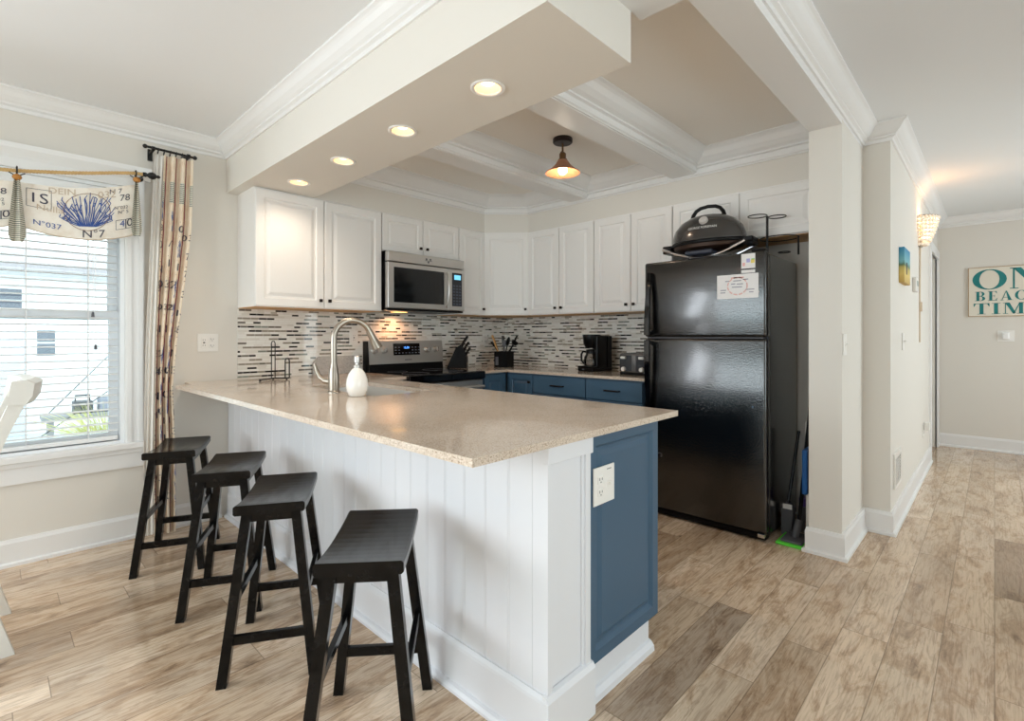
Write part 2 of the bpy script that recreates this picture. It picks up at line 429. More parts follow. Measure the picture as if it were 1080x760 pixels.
# hall wall with a door opening
m = M().box(-.62, -.46, BY, 6.42, 0, HC).box(-.62, -.46, 6.42, 7.22, 2.06, HC).box(-.62, -.46, 7.22, FY, 0, HC)
struct(m.to('wall_hall', WALL), 'narrow hall wall with sconce, small picture and floor vent', 'wall')
struct(M().box(-.62, RX+.15, FY, FY+.15, 0, HC).to('wall_far', WALL), 'far hall wall carrying the beach sign', 'wall')
m = M().box(RX, RX+.15, NY, -.6, 0, HC)
for a, b_ in ((-.6, 2.2), (4.3, 6.3)): m.box(RX, RX+.15, a, b_, 0, .5).box(RX, RX+.15, a, b_, 2.3, HC)
m.box(RX, RX+.15, 2.2, 4.3, 0, HC).box(RX, RX+.15, 6.3, FY, 0, HC)
struct(m.to('wall_right', WALL), 'right wall of the living side', 'wall')
m = M().box(WX, -3.3, NY-.15, NY, 0, HC).box(-3.3, -.2, NY-.15, NY, 0, .3).box(-3.3, -.2, NY-.15, NY, 2.38, HC).box(-.2, RX, NY-.15, NY, 0, HC)
struct(m.to('wall_behind', WALL), 'wall behind the dining side with a wide window', 'wall')
def simple_window(n, x0, x1, y0, y1, z0, z1, label):
    r = thing('window_%d' % n, label, 'window'); r['kind'] = 'structure'
    if abs(x1-x0) > abs(y1-y0):
        m = M(); f = .05
        m.frame(x0, x1, z0, z1, f, y0, y1)
        for k in (1, 2): m.box(x0+(x1-x0)*k/3-.025, x0+(x1-x0)*k/3+.025, y0+.002, y1-.002, z0+f, z1-f)
        g = M().box(x0+.02, x1-.02, (y0+y1)/2-.003, (y0+y1)/2+.003, z0+.02, z1-.02)
    else:
        m = M(); f = .05
        m.frame(y0, y1, z0, z1, f, x0, x1, 'YZ')
        m.box(x0+.002, x1-.002, (y0+y1)/2-.03, (y0+y1)/2+.03, z0+f, z1-f)
        g = M().box((x0+x1)/2-.003, (x0+x1)/2+.003, y0+.02, y1-.02, z0+.02, z1-.02)
    m.to('window_frame', TRIM, r); g.to('pane', GLASS, r)
simple_window(2, -3.3, -.2, NY-.12, NY-.07, .3, 2.38, 'wide white framed window behind the dining side')
simple_window(3, WX-.12, WX-.07, -2.65, -1.05, .08, 2.22, 'white framed sliding patio door on the window wall')
simple_window(4, RX+.07, RX+.12, -.6, 2.2, .5, 2.3, 'white framed window of the living side')
simple_window(5, RX+.07, RX+.12, 4.3, 6.3, .5, 2.3, 'white framed window of the hall side')  # unseen window, added as an opening for the extra hall light

# soffit, header beam, coffer beams
SZ = 2.19
DL = [(-1.43, 1.352), (-2.02, 1.357), (-2.605, 1.362), (-3.17, 1.358)]
sof = M().box(WX, -.935, 1.12, 1.585, SZ, HC).to('ceiling_soffit', WALL)
cut = M()
for x_, y_ in DL: cut.cyl((x_, y_, SZ-.02), (x_, y_, SZ+.09), .0555, n=32)
cut = cut.to('cutter', WALL)
md = sof.modifiers.new('holes', 'BOOLEAN'); md.operation = 'DIFFERENCE'; md.object = cut; md.solver = 'EXACT'
bpy.context.view_layer.update()
nm_ = bpy.data.meshes.new_from_object(sof.evaluated_get(bpy.context.evaluated_depsgraph_get())); sof.modifiers.clear(); sof.data = nm_
bpy.data.objects.remove(cut)
struct(sof, 'dropped soffit with four downlights over the counter', 'soffit')
struct(M().box(-.935, -.60, 1.12, 1.655, 2.375, HC).to('ceiling_header_beam', TRIM), 'white header beam between soffit and long ceiling beam', 'beam')
struct(M().box(-.76, -.60, 1.655, 3.22, 2.375, HC).box(-.76, -.60, 3.22, BY, 2.40, HC).to('ceiling_long_beam', TRIM), 'long white ceiling beam ending on the wing wall by the fridge', 'beam')
struct(M().box(-1.71, -1.55, 1.58, 3.5, 2.375, HC).to('ceiling_coffer_beam', TRIM), 'white coffer beam between pendant lamp and long beam', 'beam')
struct(M().box(-2.65, -2.49, 1.58, 3.5, 2.375, HC).to('ceiling_coffer_beam', TRIM), 'white coffer beam on the range side of the pendant lamp', 'beam')
# header over the wall cabinets
hd = [(WX, 1.585), (-3.455, 1.585), (-3.455, 3.222), (-3.162, 3.515), (-.76, 3.515), (-.76, BY), (WX, BY)]
struct(M().prism(hd, SZ, HC).to('wall_header', WALL), 'beige bulkhead above the white wall cabinets', 'bulkhead')
# crown mouldings
CR = [(0, 0), (.088, 0), (.088, .010), (.078, .016), (.070, .024), (.058, .044), (.040, .062), (.028, .070), (.028, .080), (.014, .088), (.010, .104), (0, .104)]
path = [(WX, NY), (WX, 1.12), (-.60, 1.12), (-.60, BY), (-.46, BY), (-.46, FY), (RX, FY), (RX, NY)]
struct(M().sweep(path, CR, HC, 1, closed=True).to('trim_1', TRIM), 'white crown moulding round the dining side and hall', 'moulding')
CK = [(0, 0), (.135, 0), (.135, .012), (.120, .020), (.108, .032), (.090, .062), (.064, .086), (.040, .098), (.040, .110), (.022, .114), (.022, .150), (.012, .156), (.012, .162), (0, .162)]
struct(M().sweep([(-3.455, 1.585), (-3.455, 3.222), (-3.162, 3.515), (-.76, 3.515)], CK, HC, 1).to('trim_2', TRIM), 'deep white crown moulding along the kitchen bulkhead', 'moulding')
CB = [(o, d*.142/.162) for o, d in CK]
for x0, x1, lab in ((-1.71, -1.55, 'white crown moulding along the coffer beam nearest the fridge'), (-2.65, -2.49, 'white crown moulding along the coffer beam nearest the range')):
    m = M(); m.sweep([(x1, 1.585), (x1, 3.5)], CB, HC, 1); m.sweep([(x0, 1.585), (x0, 3.5)], CB, HC, -1)
    struct(m.to('trim_3', TRIM), lab, 'moulding')
# baseboards
BB = [(0, 0), (.010, 0), (.013, .012), (.016, .02), (.016, .118), (.030, .124), (.030, .14), (0, .14)]
def base(name, path, label, side=1): struct(M().sweep(path, BB, .14, side).to(name, TRIM), label, 'baseboard')
base('baseboard_left', [(WX, -1.05), (WX, 1.085)], 'white baseboard below the window')
base('baseboard_hall', [(-.76, 3.40), (-.76, 3.22), (-.60, 3.22), (-.60, BY), (-.46, BY), (-.46, 6.33)], 'white baseboard round the wing wall and along the hall wall')
base('baseboard_far', [(-.46, FY), (RX, FY)], 'white baseboard under the beach sign')
# hall door
d = thing('door_1', 'white door and casing at the end of the hall wall', 'door'); d['kind'] = 'structure'
M().box(-.475, -.442, 6.33, 6.42, 0, 2.06, .003).box(-.475, -.442, 7.22, 7.31, 0, 2.06, .003).box(-.475, -.441, 6.33, 7.31, 2.06, 2.15, .003).to('door_casing', TRIM, d)
M().box(-.60, -.56, 6.43, 7.21, .01, 2.05).box(-.565, -.552, 6.54, 7.10, .2, .9, .006).box(-.565, -.552, 6.54, 7.10, 1.05, 1.9, .006).to('door_panel', mat('door_paint', (206, 206, 202), .5), d)

# backsplash
struct(M().box(WX, WX+.009, 1.19, BY, CT, 1.415).to('wall_backsplash_left', TILE), 'linear mosaic tile backsplash behind the range', 'backsplash')
struct(M().box(WX, -1.72, BY-.009, BY, CT, 1.415).to('wall_backsplash_back', TILE), 'linear mosaic tile backsplash behind the coffee maker', 'backsplash')

# ------------------------------------------------------------------ outside
struct(M().box(-30, WX-.16, -14, 22, -.55, -.4).to('ground_outside', DECK), 'pale ground outside the window', 'ground')
h = thing('neighbour_house', 'white sided house seen through the window blind', 'house', (-11.4, 0, -.4))
M().box(-4, 0, -6, 9, 0, 2.72).to('siding_wall', SIDING, h)
M().prism([(-4.2, 2.66), (.45, 2.66), (.45, 2.74), (-2, 3.30), (-4.2, 3.30)], -6.3, 9.3, 'XZ').to('roof', ROOF, h)
wn = M().box(0, .05, -.2, .42, 1.95, 2.42).to('window', LEDGE, h); M().box(.04, .06, -.15, .37, 2.0, 2.17).box(.04, .06, -.15, .37, 2.2, 2.37).to('pane', DGLASS, wn)
wn = M().box(0, .05, .52, .80, 1.25, 1.75).to('window', LEDGE, h); M().box(.04, .06, .55, .77, 1.29, 1.49).box(.04, .06, .55, .77, 1.52, 1.71).to('pane', DGLASS, wn)
M().box(0, .06, -.5, .40, 0, 1.75, .01).to('door', mat('house_door', (206, 212, 226), .6), h)
b = thing('bench', 'weathered grey bench outside below the window blind', 'bench', (-9.6, .95, -.4))
M().box(-.2, .2, -.45, .95, .44, .5, .01).to('bench_top', BENCHM, b)
for yy in (-.35, .85): M().box(-.16, .16, yy-.03, yy+.03, 0, .45).to('leg', BENCHM, b)
c = thing('cooler', 'grey cooler box on the bench outside', 'cooler', (-9.62, 1.35, .101))
M().box(-.15, .15, -.22, .22, 0, .22, .02).to('body', COOLER, c); M().box(-.16, .16, -.23, .23, .22, .27, .015).to('lid', LEDGE, c)
c = thing('cooler', 'small dark box beside the grey cooler outside', 'box', (-9.62, .95, .101))
M().box(-.12, .12, -.11, .11, 0, .17, .015).to('body', GREYP, c); M().tube([(0, -.08, .16), (0, -.08, .25), (0, .08, .25), (0, .08, .16)], .01, 6).to('handle', BLKP, c)
g = thing('ornamental_grass', 'yellow green ornamental grass clump outside the window', 'plant', (-8.0, 1.05, -.4))
for part, mt, nb in (('blades', BLADE, 150), ('green_blades', BLADE2, 90)):
    m = M()
    for i in range(nb):
        a = random.uniform(0, 2*PI); L = random.uniform(.35, .75); lean = random.uniform(.1, .75); r0 = random.uniform(0, .18)
        bx, by = math.cos(a), math.sin(a); pts = []
        for t in (0, .35, .7, 1): pts.append((bx*(r0+lean*L*t*t), by*(r0+lean*L*t*t)*1.5, L*1.15*t*(1-.25*t*lean)))
        m.tube(pts, [.007, .008, .006, .001], 3)
    m.to(part, mt, g)
for i, (p0, p1, lab) in enumerate((((-9.0, .55, .2), (-9.3, 1.5, 1.28), 'upper slanting black wire outside the window'), ((-9.0, .45, -.12), (-9.2, 1.6, .75), 'lower slanting black wire outside the window'))):
    tag(M().tube([p0, p1], .006, 6).to('guy_wire', BLKP), lab, 'wire', 'wires outside the window')

# ------------------------------------------------------------------ window 1 + blind
wi = thing('window_1', 'white double-hung window beside the patterned curtain', 'window'); wi['kind'] = 'structure'
cw = .095
m = M()
for y0, y1 in ((wY0-cw, wY0), (wY1, wY1+cw)):
    m.box(WX, WX+.018, y0, y1, wZ0-.02, wZ1+.05); m.box(WX+.018, WX+.026, y0+.008, y0+.03, wZ0-.02, wZ1+.05); m.box(WX+.018, WX+.026, y1-.03, y1-.008, wZ0-.02, wZ1+.05)
m.box(WX, WX+.02, wY0-cw, wY1+cw, wZ1, wZ1+.08)
m.to('casing', TRIM, wi)
m = M().prism([(WX, 2.165), (WX+.022, 2.165), (WX+.03, 2.18), (WX+.055, 2.21), (WX+.062, 2.235), (WX, 2.24)], wY0-cw-.03, wY1+cw+.03, 'XZ')
m.to('head_cap', TRIM, wi)
M().box(WX+.0005, WX+.05, wY0-cw-.02, wY1+cw+.02, wZ0-.032, wZ0+.004, .006).to('stool_ledge', TRIM, wi)
M().box(WX, WX+.018, wY0-cw, wY1+cw, .43, wZ0-.032).box(WX+.016, WX+.03, wY0-cw, wY1+cw, wZ0-.06, wZ0-.032, .005).to('apron', TRIM, wi)
m = M()
m.frame(wY0+.0005, wY1-.0005, wZ0+.0005, wZ1-.0005, .02, WX-.149, WX-.001, 'YZ')
m.to('jamb', LEDGE, wi)
def sash(name, x, z0, z1):
    f = .045; a, b2 = wY0+.021, wY1-.021; m = M()
    m.frame(a, b2, z0, z1, f, x-.018, x+.018, 'YZ')
    s_ = m.to(name, LEDGE, wi); M().box(x-.003, x+.003, a+.02, b2-.02, z0+.02, z1-.02).to('pane', GLASS, s_)
sash('upper_sash', WX-.120, 1.315, wZ1-.021); sash('lower_sash', WX-.078, wZ0+.021, 1.365)
bl = thing('window_blind', 'open white slatted blind in the window', 'blind', (WX-.028, 0, 0))
M().box(-.025, .025, wY0+.025, wY1-.025, wZ1-.075, wZ1-.022, .003).to('headrail', BLIND, bl)
m = M(); zz = wZ0+.085; ns = 0
while zz < wZ1-.09:
    m.loft([[(-.025, y, zz-.003), (0, y, zz+.002), (.025, y, zz-.003), (.025, y, zz-.0008), (0, y, zz+.0042), (-.025, y, zz-.0008)] for y in (wY0+.03, wY1-.03)]); zz += .0415
m.to('slats', BLIND, bl)
M().box(-.025, .025, wY0+.03, wY1-.03, wZ0+.028, wZ0+.05, .004).to('bottom_rail', BLIND, bl)
for yy in (-.22, .14, .40): M().box(-.026, -.024, yy-.002, yy+.002, wZ0+.04, wZ1-.05).box(.024, .026, yy-.002, yy+.002, wZ0+.04, wZ1-.05).to('ladder_cord', BLIND, bl)
pc = M().cyl((.032, .43, 1.17), (.032, .43, wZ1-.06), .0016, n=6).to('pull_cord', BLIND, bl); M().lathe([(.002, .03), (.006, .024), (.008, 0), (0, 0)], (.032, .43, 1.14), 10).to('tassel', GREYP, pc)
pc = M().cyl((.032, .418, 1.36), (.032, .418, wZ1-.06), .0016, n=6).to('pull_cord', BLIND, bl); M().lathe([(.002, .03), (.006, .024), (.008, 0), (0, 0)], (.032, .418, 1.33), 10).to('tassel', GREYP, pc)

# ------------------------------------------------------------------ rope valance
VX = -3.62
rp = [(-.46, 2.12), (-.30, 2.08), (-.12, 2.05), (.02, 2.058), (.105, 2.068), (.20, 2.085), (.30, 2.103), (.40, 2.125), (.50, 2.15), (.585, 2.168), (.64, 2.172)]
def rope_at(t):
    f = t*(len(rp)-1); i = min(int(f), len(rp)-2); u = f-i
    return Vector((VX, rp[i][0]*(1-u)+rp[i+1][0]*u, rp[i][1]*(1-u)+rp[i+1][1]*u))
ro = thing('rope_rod', 'twisted tan rope strung across the window top', 'curtain rod')
m = M()
for s_ in range(3):
    pts = []
    for i in range(260):
        t = i/259; p = rope_at(t); a = t*2*PI*24+s_*2*PI/3
        pts.append(p+Vector((math.cos(a)*.0052, 0, math.sin(a)*.0052)))
    m.tube(pts, .0050, 6)
m.to('rope', ROPE, ro, smooth=True)
for yy, s_ in ((.655, 1), (-.475, -1)):
    zf = 2.172 if s_ > 0 else 2.125
    fn = M().lathe([(.004, -.03), (.012, -.026), (.014, -.012), (.009, -.004), (.018, .006), (.022, .02), (.017, .034), (.008, .042), (.011, .05), (.004, .06), (0, .06)], (VX, yy, zf), 14, axis='Y')
    f_ = fn.to('finial', BLACKM, ro, smooth=True)
    M().cyl((WX+.026, yy-.02*s_, zf), (VX, yy-.02*s_, zf), .006, n=10).cyl((WX+.0005, yy-.02*s_, zf), (WX+.03, yy-.02*s_, zf), .022, .018, n=16).to('bracket', BLACKM, ro)

def swag(y0, y1, zt0, zt1, zb0, zb1, zbm, dip, label):
    def S(u, v):   # u across, v down
        y = y0+(y1-y0)*u
        zt = zt0+(zt1-zt0)*u-dip*math.sin(PI*u); zb = zb0+(zb1-zb0)*u-(1-(2*u-1)**2)*zbm
        z = zt+(zb-zt)*v
        x = VX+.004+.018*math.sin(PI*u)*(.4+.6*v)+.006*math.sin(v*9)*(1-u)*u*2
        return Vector((x, y, z))
    t = thing('valance_swag', label, 'valance', group='swags on the rope')
    m = M(); NU, NV = 28, 14; f = [[m.bm.verts.new(S(i/NU, j/NV)) for j in range(NV+1)] for i in range(NU+1)]; bk = [[m.bm.verts.new(S(i/NU, j/NV)-Vector((.003, 0, 0))) for j in range(NV+1)] for i in range(NU+1)]
    for i in range(NU):
        for j in range(NV):
            m.bm.faces.new((f[i][j], f[i+1][j], f[i+1][j+1], f[i][j+1])); m.bm.faces.new((bk[i][j], bk[i][j+1], bk[i+1][j+1], bk[i+1][j]))
    for j in range(NV):
        m.bm.faces.new((f[0][j], f[0][j+1], bk[0][j+1], bk[0][j])); m.bm.faces.new((f[NU][j], bk[NU][j], bk[NU][j+1], f[NU][j+1]))
    for i in range(NU):
        m.bm.faces.new((f[i][0], bk[i][0], bk[i+1][0], f[i+1][0])); m.bm.faces.new((f[i][NV], f[i+1][NV], bk[i+1][NV], bk[i][NV]))
    m.to('cloth', VAL, t, smooth=True)
    hem = M().tube([S(i/28, 1) for i in range(29)], .003, 5).tube([S(0, j/10) for j in range(11)], .0025, 5); hem.to('piping', TANINK, t)
    W = y1-y0; Hh = (zt0+zt1)/2-(zb0+zb1)/2+zbm*.5
    def onS(yc, zc): # metric offset from swag left-top
        return lambda x, y, z: S((yc+x)/W, (zc-y)/Hh)+Vector((.0022+z, 0, 0))
    return t, S, onS, W, Hh
def stroke(m, S, pts, W, Hh, wd):
    for (a, b), (c2, d2) in zip(pts, pts[1:]):
        dx, dy = c2-a, d2-b; L = math.hypot(dx, dy) or 1; nx, ny = -dy/L*wd, dx/L*wd
        q = [(a+nx, b+ny), (a-nx, b-ny), (c2-nx, d2-ny), (c2+nx, d2+ny)]
        m.bm.faces.new([m.bm.verts.new(S(p/W, r/Hh)+Vector((.0022, 0, 0))) for p, r in q])
def printed(t, S, onS, W, Hh, k=1):
    rnd = random.Random(4)
    # coral in an oval
    m = M(); cx, cz, rx, rz = W*.55, Hh*.47, W*.20, Hh*.36
    ov = [(cx+rx*math.cos(a*2*PI/40), cz+rz*math.sin(a*2*PI/40)) for a in range(41)]
    o = M(); stroke(o, S, ov, W, Hh, .0016); o.to('oval_print', mat('oval_ink', (150, 118, 92), .8), t)
    for i in range(34):
        a = PI*(.10+.80*i/33); L = rz*rnd.uniform(.85, 1.35) if .22 < a/PI < .78 else rx*rnd.uniform(.7, 1.0)
        x0 = cx-math.cos(a)*-.35*rx; z0 = cz+rz*.78; p = [(x0, z0)]
        for s_ in range(1, 5):
            p.append((x0+math.cos(a)*L*s_/4+rnd.uniform(-.006, .006), z0-math.sin(a)*L*1.25*s_/4+rnd.uniform(-.004, .004)))
        stroke(m, S, p, W, Hh, rnd.uniform(.0014, .0024))
        for s_ in (3, 4):
            bx_, bz_ = p[s_]; stroke(m, S, [(bx_, bz_), (bx_+rnd.uniform(-.010, .010), bz_-rnd.uniform(.010, .020))], W, Hh, .0018)
    m.to('coral_print', BLUEINK, t)
    for mt, nm, items in ((INK, 'lettering', (('1S', .075, .085, .085), ('N\u00b07', .60*W, .90*Hh, .06), ('N 7', .80*W, .10*Hh, .038), ('78', .885*W, .24*Hh, .05), ('N\u00b0032', .85*W, .42*Hh, .024), ('N\u00b0 5', .87*W, .51*Hh, .026), ('0', .93*W, .74*Hh, .06))),
                          (BLUEINK, 'blue_lettering', (('N\u00b0037', .22*W, .82*Hh, .042), ('4', .86*W, .74*Hh, .05))),
                          (TANINK, 'faint_lettering', (('032', .72*W, .15*Hh, .055), ('Nulla', .24*W, .48*Hh, .05), ('DEIN', .34*W, .10*Hh, .05)))):
        for s_, a, b, sz in items: addmapped(M(), textmesh(s_, sz), onS(a, b)).to(nm, mt, t)
        if nm == 'lettering':
            for a, b, e, f in ((.03, .03, .125, .14), (.80*W, .66*Hh, .89*W, .84*Hh), (.895*W, .66*Hh, .97*W, .84*Hh)):
                q = M(); stroke(q, S, [(a, b), (e, b), (e, f), (a, f), (a, b)], W, Hh, .0012); q.to('box_print', mt, t)
a_ = swag(.105, .60, 2.01, 2.105, 1.79, 1.815, .055, .028, 'cream valance swag printed with a blue coral oval')
printed(*a_)
a_ = swag(-.39, .095, 2.05, 2.01, 1.80, 1.79, .055, .028, 'cream valance swag at the window side away from the curtain')
printed(*a_)
def jabot(y, zt, zb, wd, label):
    t = thing('striped_tie', label, 'tie', group='striped ties of the valance')
    m = M(); prof = []
    for j in range(9):
        v = j/8; hw = wd*(.35+.65*min(1, v*1.3)); z = zt+(zb-zt)*v
        f = [(VX+.03+.012*math.cos(k*PI*1.5), y+hw*(k/3-1), z+(.03 if k in (0, 6) and j == 8 else 0)) for k in range(7)]
        prof.append(f+[(p[0]-.004, p[1], p[2]) for p in f[::-1]])
    m.loft(prof); m.to('striped_cloth', TICK, t)
    M().sphere((VX+.03, y, zt+.008), .017, 1, 1.1, .95, 14, 9).to('wooden_bead', BEADW, t, smooth=True)
    M().tube([(VX+.020*math.cos(a), y, zt+.049+.020*math.sin(a)) for a in [2*PI*i/20 for i in range(20)]], .0035, 6, closed=True).tube([(VX+.02, y-.03, zt+.03), (VX+.03, y, zt+.012), (VX+.02, y+.03, zt+.035)], .003, 6).to('ring', BLACKM, t, smooth=True)
jabot(.100, 2.020, 1.700, .032, 'grey striped tie with wooden bead between two swags')
jabot(.595, 2.116, 1.80, .026, 'grey striped tie with wooden bead at the rope finial')
jabot(-.40, 2.055, 1.76, .03, 'grey striped tie with wooden bead at the rope start')

# ------------------------------------------------------------------ curtain + rod
cr = thing('curtain_rod', 'short black iron rod above the long curtain', 'curtain rod')
CX = -3.675
m = M().cyl((CX, .655, 2.358), (CX, .905, 2.352), .0075, n=12).sphere((CX, .65, 2.358), .013).sphere((CX, .91, 2.352), .013)
m.to('rod', BLACKM, cr, smooth=True)
for yy in (.69, .875): M().box(WX+.0005, CX+.006, yy-.006, yy+.006, 2.34, 2.352).box(WX+.0005, WX+.012, yy-.012, yy+.012, 2.30, 2.37).cyl((CX, yy-.008, 2.354), (CX, yy+.008, 2.354), .013, n=14).to('bracket', BLACKM, cr)
for i in range(6):
    y = .715+i*.031
    M().tube([(CX+.016*math.cos(a), y+.003*math.sin(a), 2.345+.018*math.sin(a)) for a in [2*PI*k/16 for k in range(16)]], .002, 6, closed=True).to('ring', BLACKM, cr)
cu = thing('curtain', 'long cream curtain printed with blue coral and dark numerals', 'curtain')
ZT, ZB = 2.325, .015
def lerp_(tab, z):
    for (z0, v0), (z1, v1) in zip(tab, tab[1:]):
        if z1 <= z <= z0: return v0+(v1-v0)*(z0-z)/(z0-z1)
    return tab[0][1] if z > tab[0][0] else tab[-1][1]
def cw_(z):   # left and right edge of the panel at height z
    return (lerp_([(2.325, .742), (1.6, .715), (1.2, .70), (.5, .688), (.015, .69)], z), lerp_([(2.325, .895), (1.9, .885), (1.6, .855), (1.2, .808), (.9, .785), (.5, .80), (.015, .80)], z))
NF = 3
def CS(u, z, off=0.0):
    a, b = cw_(z); y = a+(b-a)*u
    ph = 2*PI*NF*u
    x = CX+.012+.017*math.tanh(1.8*math.cos(ph+.5*math.sin(z*1.3)))+.004*math.sin(z*2.1+u*3)
    e = 1e-3
    return Vector((x+off, y, z))
m = M(); NU, NV = 64, 44
f = [[m.bm.verts.new(CS(i/NU, ZT+(ZB-ZT)*j/NV)) for j in range(NV+1)] for i in range(NU+1)]; bk = [[m.bm.verts.new(CS(i/NU, ZT+(ZB-ZT)*j/NV, -.004)) for j in range(NV+1)] for i in range(NU+1)]
for i in range(NU):
    for j in range(NV):
        m.bm.faces.new((f[i][j], f[i+1][j], f[i+1][j+1], f[i][j+1])); m.bm.faces.new((bk[i][j], bk[i][j+1], bk[i+1][j+1], bk[i+1][j]))
for j in range(NV):
    m.bm.faces.new((f[0][j], f[0][j+1], bk[0][j+1], bk[0][j])); m.bm.faces.new((f[NU][j], bk[NU][j], bk[NU][j+1], f[NU][j+1]))
for i in range(NU):
    m.bm.faces.new((f[i][0], bk[i][0], bk[i+1][0], f[i+1][0])); m.bm.faces.new((f[i][NV], f[i+1][NV], bk[i+1][NV], bk[i][NV]))
m.to('cloth', CURT, cu, smooth=True)
m = M(); R_ = []
for j in range(25):
    z = ZT+(ZB-ZT)*j/24; a, b = cw_(z); L_ = [(CX-.02+.012*math.cos(k*1.9), a-.045+.05*k/8, z) for k in range(9)]
    R_.append(L_+[(p[0]-.004, p[1], p[2]) for p in L_[::-1]])
m.loft(R_); m.to('lining', LINING, cu, smooth=True)
# printed bands and marks lying on the folds
m = M()
for k in range(NF+1):
    u0 = k/NF
    for ua, ub in ((max(0, u0-.09), min(1, u0+.09)),):
        g0 = [[m.bm.verts.new(CS(ua+(ub-ua)*i/8, 2.03+.13*j/6+.01*math.sin(k), .0022)) for j in range(7)] for i in range(9)]
        for i in range(8):
            for j in range(6): m.bm.faces.new((g0[i][j], g0[i+1][j], g0[i+1][j+1], g0[i][j+1]))
m.to('striped_band', TICK, cu, smooth=True)
q = M(); qb = M(); qt = M(); rn = random.Random(11)
def curt_text(mm, s_, k, z, sz, off=.004):
    u0 = k/NF; a, b = cw_(z); Wd = b-a
    addmapped(M(), textmesh(s_, sz), lambda x, y, zz: CS(min(1, max(0, u0+x/Wd)), z+y, off)).to('numeral', INK, cu)
for k in range(NF+1):
    z = 1.98-.05*k
    while z > .12:
        s_ = rn.choice(['N', '0', '14', 'N', '8', '7', '3', '032', '1'])
        if rn.random() < .62: curt_text(q, s_, k, z, rn.uniform(.050, .068))
        else:
            for _ in range(9):
                zz = z+rn.uniform(-.05, .05); du = rn.uniform(-.05, .05); L = rn.uniform(.02, .05); sl = rn.uniform(-.03, .03)
                vv = [CS(min(1, max(0, k/NF+du+sl*t+w_)), zz+L*(t-.5), .004) for t, w_ in ((0, -.008), (0, .008), (1, .008), (1, -.008))]
                qb.bm.faces.new([qb.bm.verts.new(v) for v in vv])
        if rn.random() < .5:
            u0 = k/NF
            for (ua, za, ub, zb) in ((-.06, .045, .06, .048), (-.06, -.045, .06, -.042)):
                vv = [CS(min(1, max(0, u0+ua)), z+za, .004), CS(min(1, max(0, u0+ub)), z+za, .004), CS(min(1, max(0, u0+ub)), z+zb, .004), CS(min(1, max(0, u0+ua)), z+zb, .004)]
                qt.bm.faces.new([qt.bm.verts.new(v) for v in vv])
        z -= rn.uniform(.10, .15)
qb.to('coral_print', BLUEINK, cu); qt.to('line_print', mat('maroon_ink', (112, 62, 62), .8), cu)
mp = M()
for k in range(NF):
    mp.tube([CS((k+.5)/NF-.05, ZT+(ZB-ZT)*j/20, .002) for j in range(21)], .0028, 5)
mp.to('piping', mat('maroon_piping', (128, 52, 60), .8), cu)

# ------------------------------------------------------------------ peninsula
PX, PYF = -.94, 1.13
pe = thing('peninsula_base', 'white beadboard peninsula with blue end panel under the speckled counter', 'kitchen peninsula')
m = M()
# beadboard profile along X at Y=PYF (grooves every 105 mm)
prof = []; x = PX-.061
xs = [PX]
while x > WX+.01:
    x2 = max(WX, x-.1055)
    prof += [(x, PYF), (x2+.013, PYF), (x2+.010, PYF+.002), (x2+.007, PYF), (x2+.005, PYF), (x2+.0025, PYF+.002)] if x2 > WX+.02 else [(x, PYF), (x2, PYF)]
    x = x2
prof += [(WX, PYF+.018), (PX-.061, PYF+.018)]
prof = [(max(a, WX+.003), b_) for a, b_ in prof]
m.prism(prof, .0, CT-.022); m.to('beadboard_panel', BEAD, pe)
M().box(WX+.003, PX-.03, 1.80, 1.82, .12, CT-.022).box(PX-.05, PX-.032, PYF+.018, 1.80, .12, CT-.022).box(WX+.003, PX-.05, PYF+.018, 1.80, .12, .14).box(WX+.003, PX-.10, 1.74, 1.76, 0, .12).to('cabinet_box', BLUE, pe)
# corner post with recessed face
m = M().box(PX-.06, PX-.012, PYF, 1.345, 0, CT-.022); m.box(PX-.012, PX, PYF, PYF+.022, 0, CT-.022).box(PX-.012, PX, 1.318, 1.345, 0, CT-.022).box(PX-.012, PX-.006, 1.305, 1.318, 0, CT-.022)
m.to('corner_post', BEAD, pe)
M().box(PX-.020, PX+.006, PYF-.004, 1.352, CT-.078, CT-.022, .002).to('post_cap', BEAD, pe)
M().box(PX-.012, PX+.012, PYF-.014, 1.358, 0, .155, .003).prism([(PX-.01, .155), (PX+.012, .155), (PX+.004, .168), (PX-.01, .172)], PYF-.012, 1.355, 'XZ').to('plinth_block', BEAD, pe)
# blue end panel facing the fridge side
ep = M().panel(1.347, 1.815, .135, CT-.022, .0, .022, [(0, .85), (.003, 1), (.042, 1), (.054, .45), (.066, .45), (.082, .85), (.09, .85)])
for v in ep.bm.verts: v.co = Vector((PX-.032-v.co.y, v.co.x, v.co.z))
ep.to('end_panel', BLUE, pe)
M().box(PX-.06, PX-.035, 1.345, 1.785, 0, .14).prism([(PX-.036, 0), (PX-.012, 0), (PX-.014, .02), (PX-.026, .034), (PX-.036, .038)], 1.345, 1.79, 'XZ').to('toe_board', BEAD, pe)
M().box(-.957, -.943, 1.822, 1.836, .745, .759).to('knob', ORB, pe)
m = M().sweep([(WX+.03, PYF), (PX+.002, PYF)], [(0, 0), (.006, 0), (.012, .012), (.014, .022), (.014, .142), (.026, .146), (.034, .155), (.034, .165), (0, .165)], .165, 1)
m.to('baseboard', BEAD, pe)
